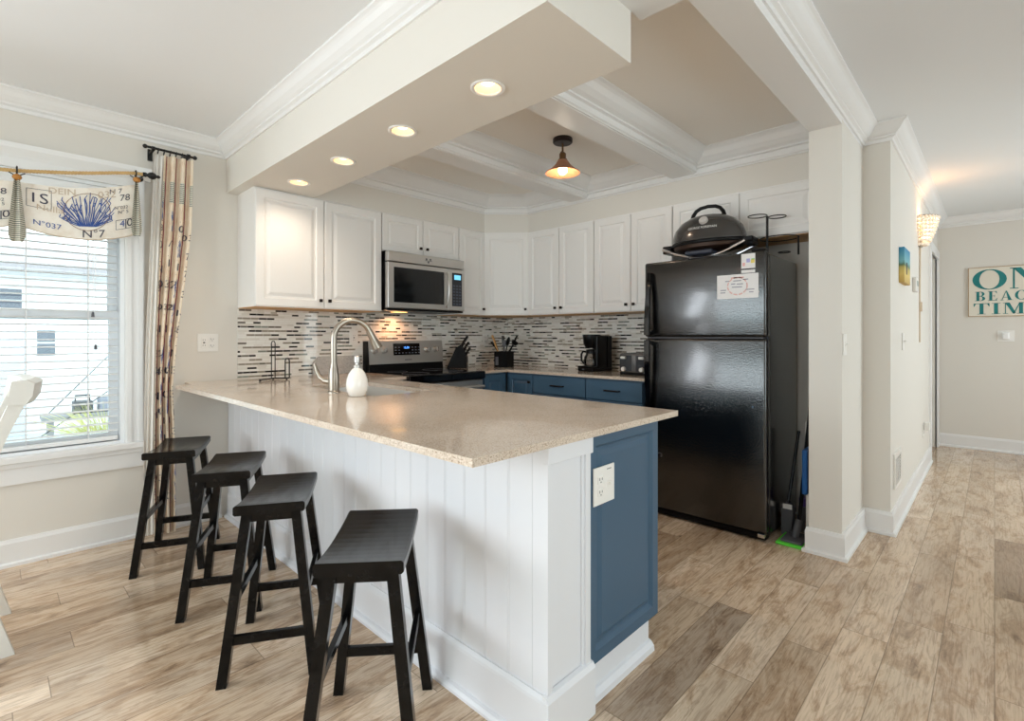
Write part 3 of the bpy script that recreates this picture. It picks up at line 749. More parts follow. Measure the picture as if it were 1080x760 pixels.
# countertop with sink cut-out
CE = -.916
sx0, sx1, sy0, sy1 = -2.93, -2.22, 1.32, 1.69
T0 = CT-.022
m = M()
fr_ = lambda x: .815-.03*(x-CE)/(WX-CE)
def slab(poly): m.prism(poly, T0, CT)
slab([(WX, .875), (-3.585, .875), (-3.585, fr_(-3.585)), (sx0, fr_(sx0)), (sx0, 1.915), (WX, 1.915)])
slab([(sx1, fr_(sx1)), (CE, fr_(CE)), (CE, 1.915), (sx1, 1.915)])
slab([(sx0, fr_(sx0)), (sx1, fr_(sx1)), (sx1, sy0), (sx0, sy0)])
slab([(sx0, sy1), (sx1, sy1), (sx1, 1.915), (sx0, 1.915)])
slab([(WX, 1.915), (-3.125, 1.915), (-3.125, 2.13), (WX, 2.13)])
tag(m.to('countertop', QUARTZ), 'long speckled beige quartz counter with the sink', 'countertop')
m = M().prism([(WX, 2.905), (-3.125, 2.905), (-3.125, 3.19), (-1.775, 3.19), (-1.775, BY), (WX, BY)], T0, CT)
tag(m.to('countertop', QUARTZ), 'corner quartz counter under the coffee maker', 'countertop')
# sink
si = thing('sink', 'stainless sink set into the long quartz counter', 'sink')
m = M(); a = .012
def ring(z, i): return [(sx0+i, sy0+i, z), (sx1-i, sy0+i, z), (sx1-i, sy1-i, z), (sx0+i, sy1-i, z)]
m.loft([ring(T0, -.0005), ring(T0-.001, .001), ring(T0-.17, .012), ring(T0-.185, .03), ring(T0-.19, .06)], cap=False)
m.bm.faces.new([m.bm.verts.new(p) for p in ring(T0-.19, .06)])
m.to('basin', mat('sink_steel', (214, 212, 208), .5, .9), si)
M().cyl((-2.57, 1.5, T0-.192), (-2.57, 1.5, T0-.186), .045, n=20).to('drain', CHROME, si)
# faucet
fx, fy = -2.517, 1.262
fa = thing('faucet', 'brushed nickel gooseneck faucet with pull-down spray head', 'faucet', (fx, fy, CT), math.radians(-14))
M().lathe([(.033, 0), (.033, .006), (.028, .012), (.028, .05), (.027, .09), (.022, .125), (.017, .15), (.017, .155), (0, .155)]).to('body', NICKEL, fa, smooth=True)
R0 = .098
pts = [(0, 0, .15), (0, 0, .20), (0, 0, .25), (0, 0, .285)]+[(0, R0-R0*math.cos(a), .285+R0*math.sin(a)) for a in [PI*.875*k/16 for k in range(1, 17)]]
M().tube(pts, .0160, 14).to('spout', NICKEL, fa, smooth=True)
p1 = Vector(pts[-1]); dr = (p1-Vector(pts[-2])).normalized()
m = M().cyl(p1-dr*.004, p1+dr*.05, .018, .021, 18).cyl(p1+dr*.05, p1+dr*.10, .021, .029, 18).cyl(p1+dr*.10, p1+dr*.104, .029, .026, 18)
m.to('spray_head', NICKEL, fa, smooth=True)
hx, hy = math.cos(math.radians(231)), math.sin(math.radians(231))
m = M().cyl((.02*hx, .02*hy, .058), (.055*hx, .055*hy, .062), .018, .016, 14).tube([(.05*hx, .05*hy, .062), (.078*hx, .078*hy, .080), (.094*hx, .094*hy, .112), (.106*hx, .106*hy, .150)], [.014, .012, .010, .007], 10)
m.to('handle', NICKEL, fa, smooth=True)
# soap dispenser
so = thing('soap_dispenser', 'white ceramic soap bottle with steel pump beside the faucet', 'soap dispenser', (-2.285, 1.268, CT))
M().lathe([(.033, 0), (.040, .004), (.051, .03), (.054, .055), (.050, .085), (.040, .112), (.026, .132), (.017, .14), (.0, .14)]).to('bottle', PORC, so, smooth=True)
M().lathe([(.016, .138), (.017, .152), (.010, .156), (.010, .165), (.014, .168), (.0145, .195), (.010, .2), (0, .2)]).cyl((0, 0, .188), (-.018, .036, .186), .006, .005, 10).to('pump', STEEL, so, smooth=True)
# paper towel / wire holder
wh = thing('paper_towel_holder', 'black wire paper towel holder standing by the backsplash', 'holder', (-3.52, 1.345, CT))
M().tube([(-.03, -.012, .01), (-.03, -.012, .25), (-.03, -.006, .262), (-.03, .006, .262), (-.03, .012, .25), (-.03, .012, .01)], .0035, 8).to('upright', BLACKM, wh)
M().tube([(.02, .06, .01), (.02, .06, .13), (.02, .068, .145), (.02, .08, .145), (.02, .088, .13), (.02, .088, .01)], .0045, 8).to('side_arm', BLACKM, wh)
M().tube([(.04, -.11, .008), (-.03, -.012, .01), (-.03, .012, .01), (.02, .06, .01), (.02, .088, .01)], .0045, 8).cyl((.04, -.11, 0), (.04, -.11, .014), .007, n=10).cyl((-.03, 0, 0), (-.03, 0, .012), .006, n=10).cyl((.02, .07, 0), (.02, .07, .012), .006, n=10).to('base', BLACKM, wh)
# cutting board behind faucet
cb = M()
pr = [(0, 0), (.40, 0), (.40, .09)]+[(.40-.05+.05*math.cos(a), .09+.05*math.sin(a)) for a in [PI/2*k/6 for k in range(1, 7)]]+[(.05, .14), (0, .09)]
cb.prism(pr, -.006, .006, 'YZ')
o = cb.to('cutting_board', SPECK, None, (WX+.026, 1.71, CT)); o.rotation_euler = (0, -.06, 0); tag(o, 'speckled grey board leaning on backsplash behind the faucet', 'cutting board')

# ------------------------------------------------------------------ plates on walls
def plate(name, label, cat, loc, rz, kind='outlet', w=.075, hh=.118, group=None, gang=1, cover=WHITEP):
    t = thing(name, label, cat, loc, rz, group)
    M().box(-w*gang/2*(1 if gang == 1 else .82), w*gang/2*(1 if gang == 1 else .82), -.006, 0, -hh/2, hh/2, .002).to('cover_plate', cover, t)
    kinds = kind if isinstance(kind, (list, tuple)) else [kind]
    for i, kd in enumerate(kinds):
        ox = (i-(len(kinds)-1)/2)*.048
        if kd == 'outlet':
            for s_ in (-1, 1):
                r = M().box(ox-.016, ox+.016, -.0085, -.005, s_*.021-.014, s_*.021+.014, .003).to('receptacle', cover, t)
                M().box(ox-.008, ox-.0055, -.0092, -.008, s_*.021-.002, s_*.021+.007).box(ox+.0055, ox+.008, -.0092, -.008, s_*.021-.002, s_*.021+.006).box(ox-.002, ox+.002, -.0092, -.008, s_*.021-.010, s_*.021-.006).to('slot', SLOT, r)
        elif kd == 'decora': M().box(ox-.017, ox+.017, -.0095, -.005, -.034, .034, .002).to('rocker', cover, t)
        elif kd == 'gfci':
            r = M().box(ox-.017, ox+.017, -.0085, -.005, -.034, .034, .002).to('receptacle', cover, t)
            M().box(ox-.006, ox+.006, -.0095, -.008, -.004, .004).box(ox-.007, ox-.005, -.0095, -.008, .014, .022).box(ox+.005, ox+.007, -.0095, -.008, .014, .022).box(ox-.007, ox-.005, -.0095, -.008, -.022, -.014).box(ox+.005, ox+.007, -.0095, -.008, -.022, -.014).to('slot', SLOT, r)
        else:
            M().box(ox-.006, ox+.006, -.008, -.005, -.012, .012).box(ox-.004, ox+.004, -.020, -.006, .0, .007, .001).to('toggle', cover, t)
    return t
E_ = .0006
plate('outlet_plate', 'white double outlet plate on the wall beside the curtain', 'outlet', (WX+E_, 1.008, 1.175), PI/2, ['gfci', 'outlet'], gang=2)
plate('outlet_plate', 'white outlet plate on the mosaic tile behind the faucet', 'outlet', (WX+.009+E_, 2.055, 1.205), PI/2, 'gfci')
plate('outlet_plate', 'white outlet plate on the mosaic tile above the knife block', 'outlet', (WX+.009+E_, 3.515, 1.185), PI/2, 'outlet')
p_ = plate('outlet_plate', 'large white outlet and switch plate on the blue end panel', 'outlet', (PX-.032+.0225, 1.43, .722), PI/2, ['outlet', 'switch'], gang=2, hh=.125)
M().box(.015, .04, -.0068, -.0058, .048, .0505).to('mark', GREYP, p_)
plate('switch_plate', 'white light switch plate on the wing wall by the fridge', 'switch', (-.60+E_, 3.275, 1.172), PI/2, 'switch')
plate('switch_plate', 'white light switch plate on the hall wall below the picture', 'switch', (-.46+E_, 4.38, 1.18), PI/2, 'switch')
t = plate('outlet_plate', 'white outlet plate with plug low on the hall wall', 'outlet', (-.46+E_, 5.75, .38), PI/2, 'outlet')
M().box(-.03, .03, -.05, -.009, .005, .075, .008).to('plug', WHITEP, t)
t = thing('switch_plate', 'glossy white plate with clear cover under the beach sign', 'switch', (.085, FY-E_, 1.218))
M().box(-.065, .065, -.006, 0, -.058, .058, .002).to('cover_plate', WHITEP, t); M().box(-.028, .028, -.045, -.006, -.035, .04, .010).to('clear_cover', mat('clear_plastic', (240, 240, 240), .08, coat=1), t)

# ------------------------------------------------------------------ cabinets
RP = [(0, .85), (.004, 1), (.052, 1), (.058, .58), (.070, .58), (.092, .95)]
RPs = [(0, .85), (.004, 1), (.045, 1), (.050, .6), (.058, .6), (.074, .95)]
def wall_cab(label, loc, rz, w, h, d, doors, knobs, shape=None, rings=RP, bottom=True, dv=0.0, group='white wall cabinets'):
    """local: x across, front towards -y (front at y=0 face frame), z up"""
    t = thing('wall_cabinet', label, 'cabinet', loc, rz, group)
    if shape: b_ = M().prism(shape, 0, h)
    else: b_ = M().box(0, w, 0, d, 0, h)
    b_.to('body', CABW, t)
    if bottom: (M().prism(shape, -.004, 0) if shape else M().box(.002, w-.002, .004, d, -.004, 0)).to('underside', WOODU, t, label='bare wood underside')
    dw = w/doors
    for i in range(doors):
        x0, x1 = i*dw+.003+dv*(i == 0), (i+1)*dw-.003
        dr = M().panel(x0, x1, .004, h-.012, -.0006, .02, rings).to('door', CABW, t)
        kx = x1-.03 if knobs[i] == 'R' else x0+.03
        if knobs[i]: M().box(kx-.011, kx+.011, -.045, -.033, .045, .067, .002).cyl((kx, -.034, .056), (kx, -.019, .056), .005, n=8).to('knob', ORB, dr)
    return t
UB, UH = 1.412, SZ-1.412
XF = WX+.33
wall_cab('tall white two-door wall cabinet under the soffit', (XF-.02, 1.19, UB), PI/2, .93, UH, .31, 2, 'RL', dv=.0)
wall_cab('short white two-door wall cabinet above the microwave', (XF-.02, 2.123, 1.885), PI/2, .777, SZ-1.885, .31, 2, 'RL', rings=RPs, bottom=False)
wall_cab('narrow white single-door wall cabinet beside the microwave', (XF-.02, 2.903, UB), PI/2, .318, UH, .31, 1, 'R', rings=RPs)
# diagonal corner cabinet: face from (XF-.02,3.222) to (-3.162,3.52)
c0 = Vector((XF-.02, 3.223)); c1 = Vector((-3.156, 3.5+.014)); wd = (c1-c0).length; ang = math.atan2(c1.y-c0.y, c1.x-c0.x)
def loc2(p):
    d_ = Vector(p)-c0; ca, sa = math.cos(-ang), math.sin(-ang); return (d_.x*ca-d_.y*sa, d_.x*sa+d_.y*ca)
shp = [(0, 0), (wd, 0), loc2((-3.156, BY-.012)), loc2((WX+.012, BY-.012)), loc2((WX+.012, 3.223))]
wall_cab('white diagonal wall cabinet in the kitchen corner', (c0.x, c0.y, UB), ang, wd, UH, .3, 1, 'R', shape=shp)
YF = 3.5
wall_cab('white two-door wall cabinet next to the corner', (-3.15, YF+.014, UB), 0, .737, UH, .31, 2, 'RL')
wall_cab('white two-door wall cabinet next to the fridge, above coffee maker', (-2.411, YF+.014, UB), 0, .694, UH, .31, 2, 'RL')
wall_cab('short white two-door wall cabinet above the fridge', (-1.714, YF+.014, 1.86), 0, .952, SZ-1.86, .31, 2, ('', ''), rings=RP)

def base_cab(label, loc, rz, w, d, spec, group='blue base cabinets'):
    t = thing('base_cabinet', label, 'cabinet', loc, rz, group)
    h = CT-.022
    M().box(0, w, 0, d, .1, h).box(0, w, .06, d, 0, .1).to('body', BLUE, t)
    for kind, x0, x1, z0, z1, kn in spec:
        if kind == 'door':
            dr = M().panel(x0, x1, z0, z1, -.0006, .02, RPs).to('door', BLUE, t)
            if kn:
                kx = x1-.025 if kn == 'R' else x0+.025; M().box(kx-.011, kx+.011, -.045, -.033, z1-.07, z1-.048, .002).cyl((kx, -.034, z1-.059), (kx, -.019, z1-.059), .005, n=8).to('knob', ORB, dr)
        else:
            dr = M().box(x0, x1, -.02, -.0006, z0, z1, .003).to('drawer', BLUE, t); xm, zm = (x0+x1)/2, z0+(z1-z0)*.5
            M().tube([(xm-.06, -.018, zm), (xm-.055, -.042, zm), (xm+.055, -.042, zm), (xm+.06, -.018, zm)], .005, 8).cyl((xm-.065, -.042, zm), (xm+.065, -.042, zm), .006, n=10).to('pull', ORB, dr)
    return t
base_cab('narrow blue base cabinet beside the range', (-3.16, 2.912, 0), PI/2, .30, .59, [('door', .02, .27, .12, .885, '')])
base_cab('blue single-door base cabinet in the kitchen corner', (-3.155, 3.222, 0), 0, .32, .59, [('door', .035, .317, .12, .885, 'R')])
base_cab('blue drawer cabinet under the coffee maker', (-2.833, 3.222, 0), 0, .546, .59, [('drawer', .004, .542, .74, .885, ''), ('drawer', .004, .542, .44, .732, ''), ('drawer', .004, .542, .12, .432, '')])
base_cab('blue drawer cabinet next to the fridge', (-2.285, 3.222, 0), 0, .49, .59, [('drawer', .004, .486, .74, .885, ''), ('drawer', .004, .486, .44, .732, ''), ('drawer', .004, .486, .12, .432, '')])
base_cab('blue filler cabinet between sink counter and range', (-3.16, 1.93, 0), PI/2, .198, .59, [('door', .01, .19, .12, .885, 'R')])

# ------------------------------------------------------------------ range
rg = thing('range', 'stainless electric range with black glass cooktop', 'stove', (WX+.012, 2.137, 0))   # local x out of wall, y along wall
RW = .762
M().box(0, .60, 0, RW, .03, .895).to('body', BLKP, rg)
M().box(0.06, .655, -.002, RW+.002, .895, .925, .004).to('cooktop', GLASSB, rg)
M().box(.62, .665, -.004, RW+.004, .862, .927, .012, 3).to('front_lip', GLASSB, rg)
m = M().box(.60, .645, .01, RW-.01, .20, .855, .006); od = m.to('oven_door', STEEL, rg)
M().box(.644, .648, .09, RW-.09, .32, .70, .001).to('door_glass', GLASSB, od)
M().cyl((.69, .04, .80), (.69, RW-.04, .80), .013, n=14).box(.64, .69, .05, .075, .79, .81).box(.64, .69, RW-.075, RW-.05, .79, .81).to('handle', STEEL, od)
M().box(.60, .64, .01, RW-.01, .04, .19, .006).to('drawer_front', STEEL, rg)
bgz0, bgz1 = .985, 1.175
M().box(.0, .055, 0, RW, .92, bgz0).prism([(0, bgz0-.002), (.095, bgz0-.002), (.075, bgz1), (0, bgz1)], 0, .004, 'XZ').prism([(0, bgz0-.002), (.095, bgz0-.002), (.075, bgz1), (0, bgz1)], RW-.004, RW, 'XZ').prism([(.05, .925), (.10, .925), (.09, .985), (.05, .985)], .004, RW-.004, 'XZ').to('backguard', BLKP, rg)
M().prism([(.01, bgz0), (.099, bgz0), (.079, bgz1+.002), (.01, bgz1+.002)], .004, RW-.004, 'XZ').to('control_panel', STEEL, rg)
def bgx(z): return .099-.020*(z-bgz0)/(bgz1-bgz0)
dz0, dz1 = 1.055, 1.155
m = M(); m.loft([[(bgx(dz0), y, dz0), (bgx(dz0)+.003, y, dz0), (bgx(dz1)+.003, y, dz1), (bgx(dz1), y, dz1)] for y in (.235, .505)]); ds = m.to('display', GLASSB, rg)
z_ = 1.118; addmapped(M(), textmesh('12:00', .026), lambda x, y, z: (bgx(z_+y)+.004, .365+x, z_+y)).to('clock_digits', CYAN, ds)
q = M()
for r_ in range(3):
    for c_ in range(8):
        y = .25+c_*.034
        if 2 <= c_ <= 4 and r_ > 0: continue
        z_ = 1.07+.024*r_; q.box(bgx(z_)+.0028, bgx(z_)+.0036, y, y+.016, z_, z_+.007)
q.to('key_marks', mat('key_grey', (120, 124, 136), .5), ds)
for y in (.06, .15, .59, .685):
    z_ = 1.10; kb = M().cyl((bgx(z_)-.001, y, z_), (bgx(z_)+.010, y, z_+.001), .030, .028, 20).cyl((bgx(z_)+.010, y, z_+.001), (bgx(z_)+.034, y, z_+.003), .023, .020, 20).to('knob', STEEL, rg, smooth=True)
    M().box(bgx(z_)+.034, bgx(z_)+.0365, y-.003, y+.003, z_-.017, z_+.020).to('pointer', CHROME, kb)
M().box(bgx(1.015)-.001, bgx(1.015)+.0012, RW/2-.035, RW/2+.035, 1.011, 1.018).to('name_strip', GREYP, rg)
q = M()
for (x, y, r_) in ((.47, .19, .105), (.47, .57, .085), (.22, .19, .08), (.22, .57, .105)):
    q.tube([(x+r_*math.cos(2*PI*k/40), y+r_*math.sin(2*PI*k/40), .9252) for k in range(40)], .0012, 4, closed=True)
q.to('burner_ring', GREYP, rg)

# ------------------------------------------------------------------ microwave
mw = thing('microwave', 'stainless over-the-range microwave under the short cabinet', 'microwave', (WX+.012, 2.125, 1.42))
MD, MWW, MH = .385, .772, .462
M().box(0, MD-.03, 0.004, MWW-.004, .012, MH).to('body', BLKP, mw)
M().box(.02, MD-.005, .004, MWW-.004, 0, .014).to('underside', BLKP, mw)
M().box(MD-.03, MD+.008, 0, MWW, MH-.082, MH-.004, .004).to('vent_cover', STEEL, mw)
dr = M().box(MD-.03, MD+.012, 0, .585, .016, MH-.088, .005).to('door', STEEL, mw)
M().box(MD+.010, MD+.0135, .052, .545, .062, MH-.125, .001).to('window', mat('mw_glass', (20, 22, 24), .08), dr)
m = M().tube([(MD+.010, .566, .05), (MD+.045, .566, .075), (MD+.056, .566, .19), (MD+.045, .566, .31), (MD+.010, .566, .335)], .011, 12); m.to('handle', STEEL, dr, smooth=True)
cp = M().box(MD-.03, MD+.012, .588, MWW, .016, MH-.088, .005).to('control_panel', STEEL, mw)
kp = M().box(MD+.010, MD+.0135, .632, MWW-.03, .055, MH-.12, .001).to('keypad', mat('keypad_dark', (44, 46, 54), .3), cp)
M().box(MD+.013, MD+.0142, .655, MWW-.045, MH-.178, MH-.138).to('clock_display', LCD, kp)
q = M()
for r_ in range(7):
    for c_ in range(3): q.box(MD+.013, MD+.0140, .642+.033*c_, .664+.033*c_, .068+.026*r_, .08+.026*r_)
q.to('keys', mat('key_dark', (80, 86, 100), .5), kp)
q = M()
for y, z in ((.365, MH-.034), (.405, MH-.034), (.385, MH-.058)): q.cyl((MD+.0075, y, z), (MD+.0092, y, z), .009, n=14)
q.box(MD+.0075, MD+.009, .352, .42, MH-.048, MH-.044).to('badge', GREYP, mw)
l = bpy.data.lights.new('microwave_lamp', 'AREA'); l.shape = 'RECTANGLE'; l.size = .10; l.size_y = .05; l.energy = .75; l.color = (1, .50, .24); l.spread = math.radians(150)
lo = bpy.data.objects.new('microwave_lamp', l); C.objects.link(lo); lo.location = (WX+.14, 2.40, 1.416)
M().box(.09, .17, .22, .33, -.003, .001).to('lamp_lens', mat('mw_lens', (255, 220, 170), .5, emit=(255, 190, 110), es=2.0), mw)

# ------------------------------------------------------------------ countertop items
kb = thing('knife_block', 'black knife block with knives beside the range', 'knife block', (-3.61, 3.035, CT+.001), math.radians(42))
pr = [(-.10, 0), (.10, 0), (.10, .115), (.035, .225), (-.005, .205)]
M().prism([(-.10, 0), (.085, 0), (.085, .10), (.03, .215), (-.015, .19)], -.055, .055, 'XZ').to('block', mat('block_black', (7, 6, 6), .4, spec=.15), kb)
M().box(.0852, .0866, -.03, .03, .03, .05).to('label_plate', mat('label_tan', (150, 130, 112), .6), kb)
dv = Vector((.50, 0, .87)).normalized()
for i, (s_, y, L) in enumerate(((.10, -.035, .115), (.10, 0, .12), (.10, .035, .11), (.45, -.03, .10), (.45, 0, .095), (.45, .03, .1), (.8, -.02, .085), (.8, .02, .085))):
    p = Vector((.03, y, .215))*(1-s_)+Vector((.085, y, .10))*s_; p -= dv*.012
    hn = M(); q_ = [p, p+dv*L*.5+Vector((-.004, 0, 0)), p+dv*L]; hn.tube(q_, [.009, .0105, .009], 8)
    ko = hn.to('knife_handle', BLKP, kb, smooth=True); M().box(-.001, .001, -.003, .003, -.003, .003).to('rivet', CHROME, ko, tuple(p+dv*L*.5+Vector((.006, -.008, 0))))
ut = thing('utensil_holder', 'black utensil crock full of cooking tools in the corner', 'utensil holder', (-3.40, 3.43, CT+.0005), .3)
m = M().box(-.07, .07, -.07, .07, 0, .004).box(-.07, -.066, -.07, .07, .004, .15).box(.066, .07, -.07, .07, .004, .15).box(-.066, .066, -.07, -.066, .004, .15).box(-.066, .066, .066, .07, .004, .15)
m.to('crock', mat('crock_black', (6, 6, 6), .5, spec=.1), ut)
M().box(-.055, -.025, -.0715, -.0702, .02, .10).to('label', GREYP, ut)
def utensil(nm, label, p0, p1, head, mt, hm=None):
    base = Vector((-3.40, 3.43, CT))
    t = thing(nm, label, 'utensil', base, .3, 'tools in the utensil crock')
    p0, p1 = Vector(p0), Vector(p1); d_ = (p1-p0).normalized()
    M().cyl(p0, p1, .005, .006, 8).to('handle', mt, t)
    q_ = d_.to_track_quat('Z', 'Y').to_matrix().to_4x4(); h_ = M()
    if head == 'spoon': h_.sphere((0, 0, .035), .036, .9, .35, 1.3, 12, 8)
    elif head == 'ladle': h_.lathe([(.001, -.03), (.022, -.025), (.034, -.008), (.036, .006), (.033, .006), (.02, -.018), (.001, -.024)], (0, 0, .03), 14)
    elif head == 'turner': h_.box(-.040, .040, -.003, .003, 0, .10, .0025).box(-.006, .006, -.003, .003, -.01, .02)
    elif head == 'tong': h_.box(-.014, .014, -.006, .006, -.06, .07, .004)
    else: h_.box(-.02, .02, -.004, .004, 0, .06, .003)
    for v in h_.bm.verts: v.co = p1+(q_ @ v.co)
    h_.to('head', hm or mt, t, smooth=head in ('spoon', 'ladle'))
utensil('wooden_spoon', 'wooden handled tool leaning left in the utensil crock', (.02, -.05, .008), (-.075, -.05, .24), 'tong', WOODU)
utensil('spatula', 'broad black turner standing upright in the utensil crock', (.0, .02, .008), (-.01, .01, .20), 'turner', BLKP)
utensil('slotted_spoon', 'black spoon standing in the middle of the utensil crock', (-.03, .03, .008), (.02, .03, .21), 'spoon', BLKP)
utensil('tongs', 'slim black tongs leaning right in the utensil crock', (-.03, .045, .008), (.085, .05, .24), 'tong', BLKP)
utensil('ladle', 'round black ladle leaning far right in the utensil crock', (-.05, -.02, .008), (.10, .0, .215), 'ladle', BLKP)
utensil('whisk_handle', 'pale handled tool in front of the black turner', (.03, -.055, .008), (.03, -.055, .20), 'small', GREYP)
utensil('peeler', 'short black tool hooked on the utensil crock rim', (.055, -.03, .008), (-.085, -.03, .195), 'small', BLKP)
# coffee maker
cm = thing('coffee_maker', 'black drip coffee maker with glass carafe on back counter', 'coffee maker', (-2.45, 3.60, CT+.0005), math.radians(-8))
M().box(-.085, .085, -.15, .10, 0, .028, .008).prism([(-.085, .028), (.085, .028), (.08, .045), (-.08, .045)], -.15, -.07, 'XZ').to('base', BLKP, cm)
M().box(-.085, .085, .03, .10, .028, .30, .01).box(.05, .085, -.09, .03, .028, .30, .008).to('tower', BLKP, cm)
M().lathe([(.052, .195), (.07, .23), (.078, .30), (.078, .31), (0, .31)], (-.015, -.05, 0), 24).to('filter_basket', BLKP, cm, smooth=True)
M().cyl((-.015, -.05, .028), (-.015, -.05, .034), .06, n=24).to('warming_plate', GREYP, cm)
cf = M().lathe([(.045, 0), (.062, .012), (.068, .05), (.062, .085), (.045, .115), (.042, .13)], (-.015, -.05, .035), 28, cap=False).to('carafe', CARAFE, cm, smooth=True)
M().lathe([(.043, .128), (.050, .132), (.047, .146), (.02, .152), (0, .152)], (-.015, -.05, .035), 24).lathe([(.0445, .112), (.048, .112), (.048, .13), (.0445, .13)], (-.015, -.05, .035), 24).to('carafe_lid', BLKP, cf, smooth=True)
M().tube([(-.06, -.06, .16), (-.10, -.065, .165), (-.118, -.068, .14), (-.116, -.068, .085), (-.09, -.063, .06), (-.08, -.062, .065)], .009, 8).to('handle', BLKP, cf, smooth=True)
M().box(-.03, -.006, -.1525, -.149, .012, .024, .001).to('power_switch', GREYP, cm)
# toaster
to = thing('toaster', 'steel four-slot toaster with black ends beside the fridge', 'toaster', (-1.955, 3.50, CT+.0005), math.radians(-4))
M().box(-.135, .135, -.13, .13, .014, .165, .018, 3).to('body', mat('toaster_steel', (120, 120, 122), .35, .9), to, smooth=True)
M().box(-.13, .13, -.125, .125, 0, .02, .004).to('base', BLKP, to)
M().box(-.125, -.02, -.1335, -.1295, .03, .15, .001).box(.02, .125, -.1335, -.1295, .03, .15, .001).to('front_panel', mat('toaster_panel', (70, 72, 76), .35, .7), to)
for x in (-.085, .075):
    M().cyl((x, -.133, .045), (x, -.152, .045), .018, .016, 18).to('dial', WHITEP, to); M().box(x-.022, x+.022, -.152, -.133, .122, .142, .004).to('lever', WHITEP, to)
M().box(-.11, -.09, -.10, .10, .164, .1665).box(-.05, -.03, -.10, .10, .164, .1665).box(.03, .05, -.10, .10, .164, .1665).box(.09, .11, -.10, .10, .164, .1665).to('slots', BLKP, to)

# ------------------------------------------------------------------ fridge
FX0, FX1, FY0, FYB, FH = -1.752, -.962, 3.15, 3.79, 1.722
fg = thing('refrigerator', 'tall black textured top-freezer refrigerator', 'refrigerator', (FX0, FY0, 0))
FWd = FX1-FX0
M().box(.006, FWd-.004, .075, FYB-FY0, .03, FH-.012, .006).box(.03, FWd-.03, .10, .55, 0, .03).to('body', FRIDGE, fg)
M().box(.0, FWd, 0, .068, 1.212, FH, .016, 3).to('freezer_door', FRIDGE, fg, smooth=True)
M().box(.0, FWd, 0, .068, .055, 1.202, .016, 3).to('fresh_food_door', FRIDGE, fg, smooth=True)
M().box(.012, FWd-.012, .066, .078, .06, FH-.02).box(.02, FWd-.02, .008, .05, 1.2025, 1.2115).to('gasket', mat('gasket_grey', (70, 70, 74), .6), fg)
M().box(.01, FWd-.01, .02, .09, .012, .05, .006).to('kick_grille', BLKP, fg)
M().box(FWd-.09, FWd-.012, .012, .09, FH, FH+.016, .006).to('hinge_cover', BLKP, fg)
def handle(z0, z1, tip):
    n = 14; P_ = []
    for i in range(n+1):
        t_ = i/n; z = z0+(z1-z0)*t_; s_ = (t_ if tip == 'top' else 1-t_)
        d_ = .016+.034*(1-s_**2.2); wdt = .022-.009*s_**1.5
        P_.append([(.052-wdt, -d_-.012, z), (.052+wdt*.6, -d_-.008, z), (.052+wdt*.6, -d_+.012, z), (.052-wdt, -d_+.012, z)])
    m = M().loft(P_); m.box(.040, .060, -.05, .001, z0+.004 if tip == 'top' else z1-.03, z0+.03 if tip == 'top' else z1-.004, .003)
    m.box(.040, .060, -.022, .001, z1-.05 if tip == 'top' else z0+.01, z1-.01 if tip == 'top' else z0+.05, .003)
    return m.to('handle', GLASSB, fg, smooth=True)
handle(1.225, 1.65, 'top'); handle(.66, 1.19, 'bottom')
M().cyl((FX1-1.038+.076-FX0-.0 if False else .714, -.003, .797), (.714, .001, .797), .006, n=12).to('emblem', CHROME, fg)
M().box(FWd-.05, FWd-.01, -.004, .05, .03, .055, .004).to('lower_hinge', CHROME, fg)
nt_ = thing('notice_sheet', 'white notice with red ring of print on freezer door', 'notice', (-1.248, FY0-.0035, 1.447))
M().box(0, .243, 0, .0015, 0, .146).to('paper', PAPER, nt_)
q = M()
for k in range(46):
    a = 2*PI*k/46
    if k % 4 == 3: continue
    r_ = .052; xx, zz = .122+r_*math.cos(a)*1.1, .075+r_*math.sin(a); q.box(xx-.0035, xx+.0035, -.0006, .0002, zz-.004, zz+.004)
q.box(.085, .16, -.0006, .0002, .122, .130); q.to('red_print', REDINK, nt_)
q = M()
for (xa, xb, z) in ((.05, .075, .104), (.098, .145, .104), (.155, .185, .110), (.085, .11, .086), (.118, .155, .084), (.02, .055, .05), (.02, .05, .035), (.17, .22, .048), (.19, .215, .032), (.09, .15, .066)): q.box(xa, xb, -.0006, .0002, z, z+.006)
q.to('dark_print', mat('grey_ink', (158, 154, 164), .7), nt_)
ms = thing('note_sheet', 'small white picture note at the top of freezer door', 'note', (-1.103, FY0-.0035, 1.624))
M().box(0, .08, 0, .0015, 0, .088).to('paper', PAPER, ms); M().box(.03, .05, -.0006, .0002, .035, .058).to('violet_print', mat('violet_ink', (172, 170, 214), .7), ms)
q = M().box(.055, .076, -.0006, .0002, .03, .05); q.to('yellow_print', mat('yellow_ink', (226, 206, 110), .7), ms); M().box(.058, .076, -.0008, .0002, .05, .056).to('green_print', mat('green_ink', (130, 190, 110), .7), ms); M().box(.008, .022, -.0006, .0002, .015, .035).to('pink_print', REDINK, ms)
tag(M().box(-1.103, -1.024, FY0-.0035, FY0-.002, 1.597, 1.615).to('strip_magnet', PAPER), 'thin white strip magnet under the small note on fridge', 'magnet')

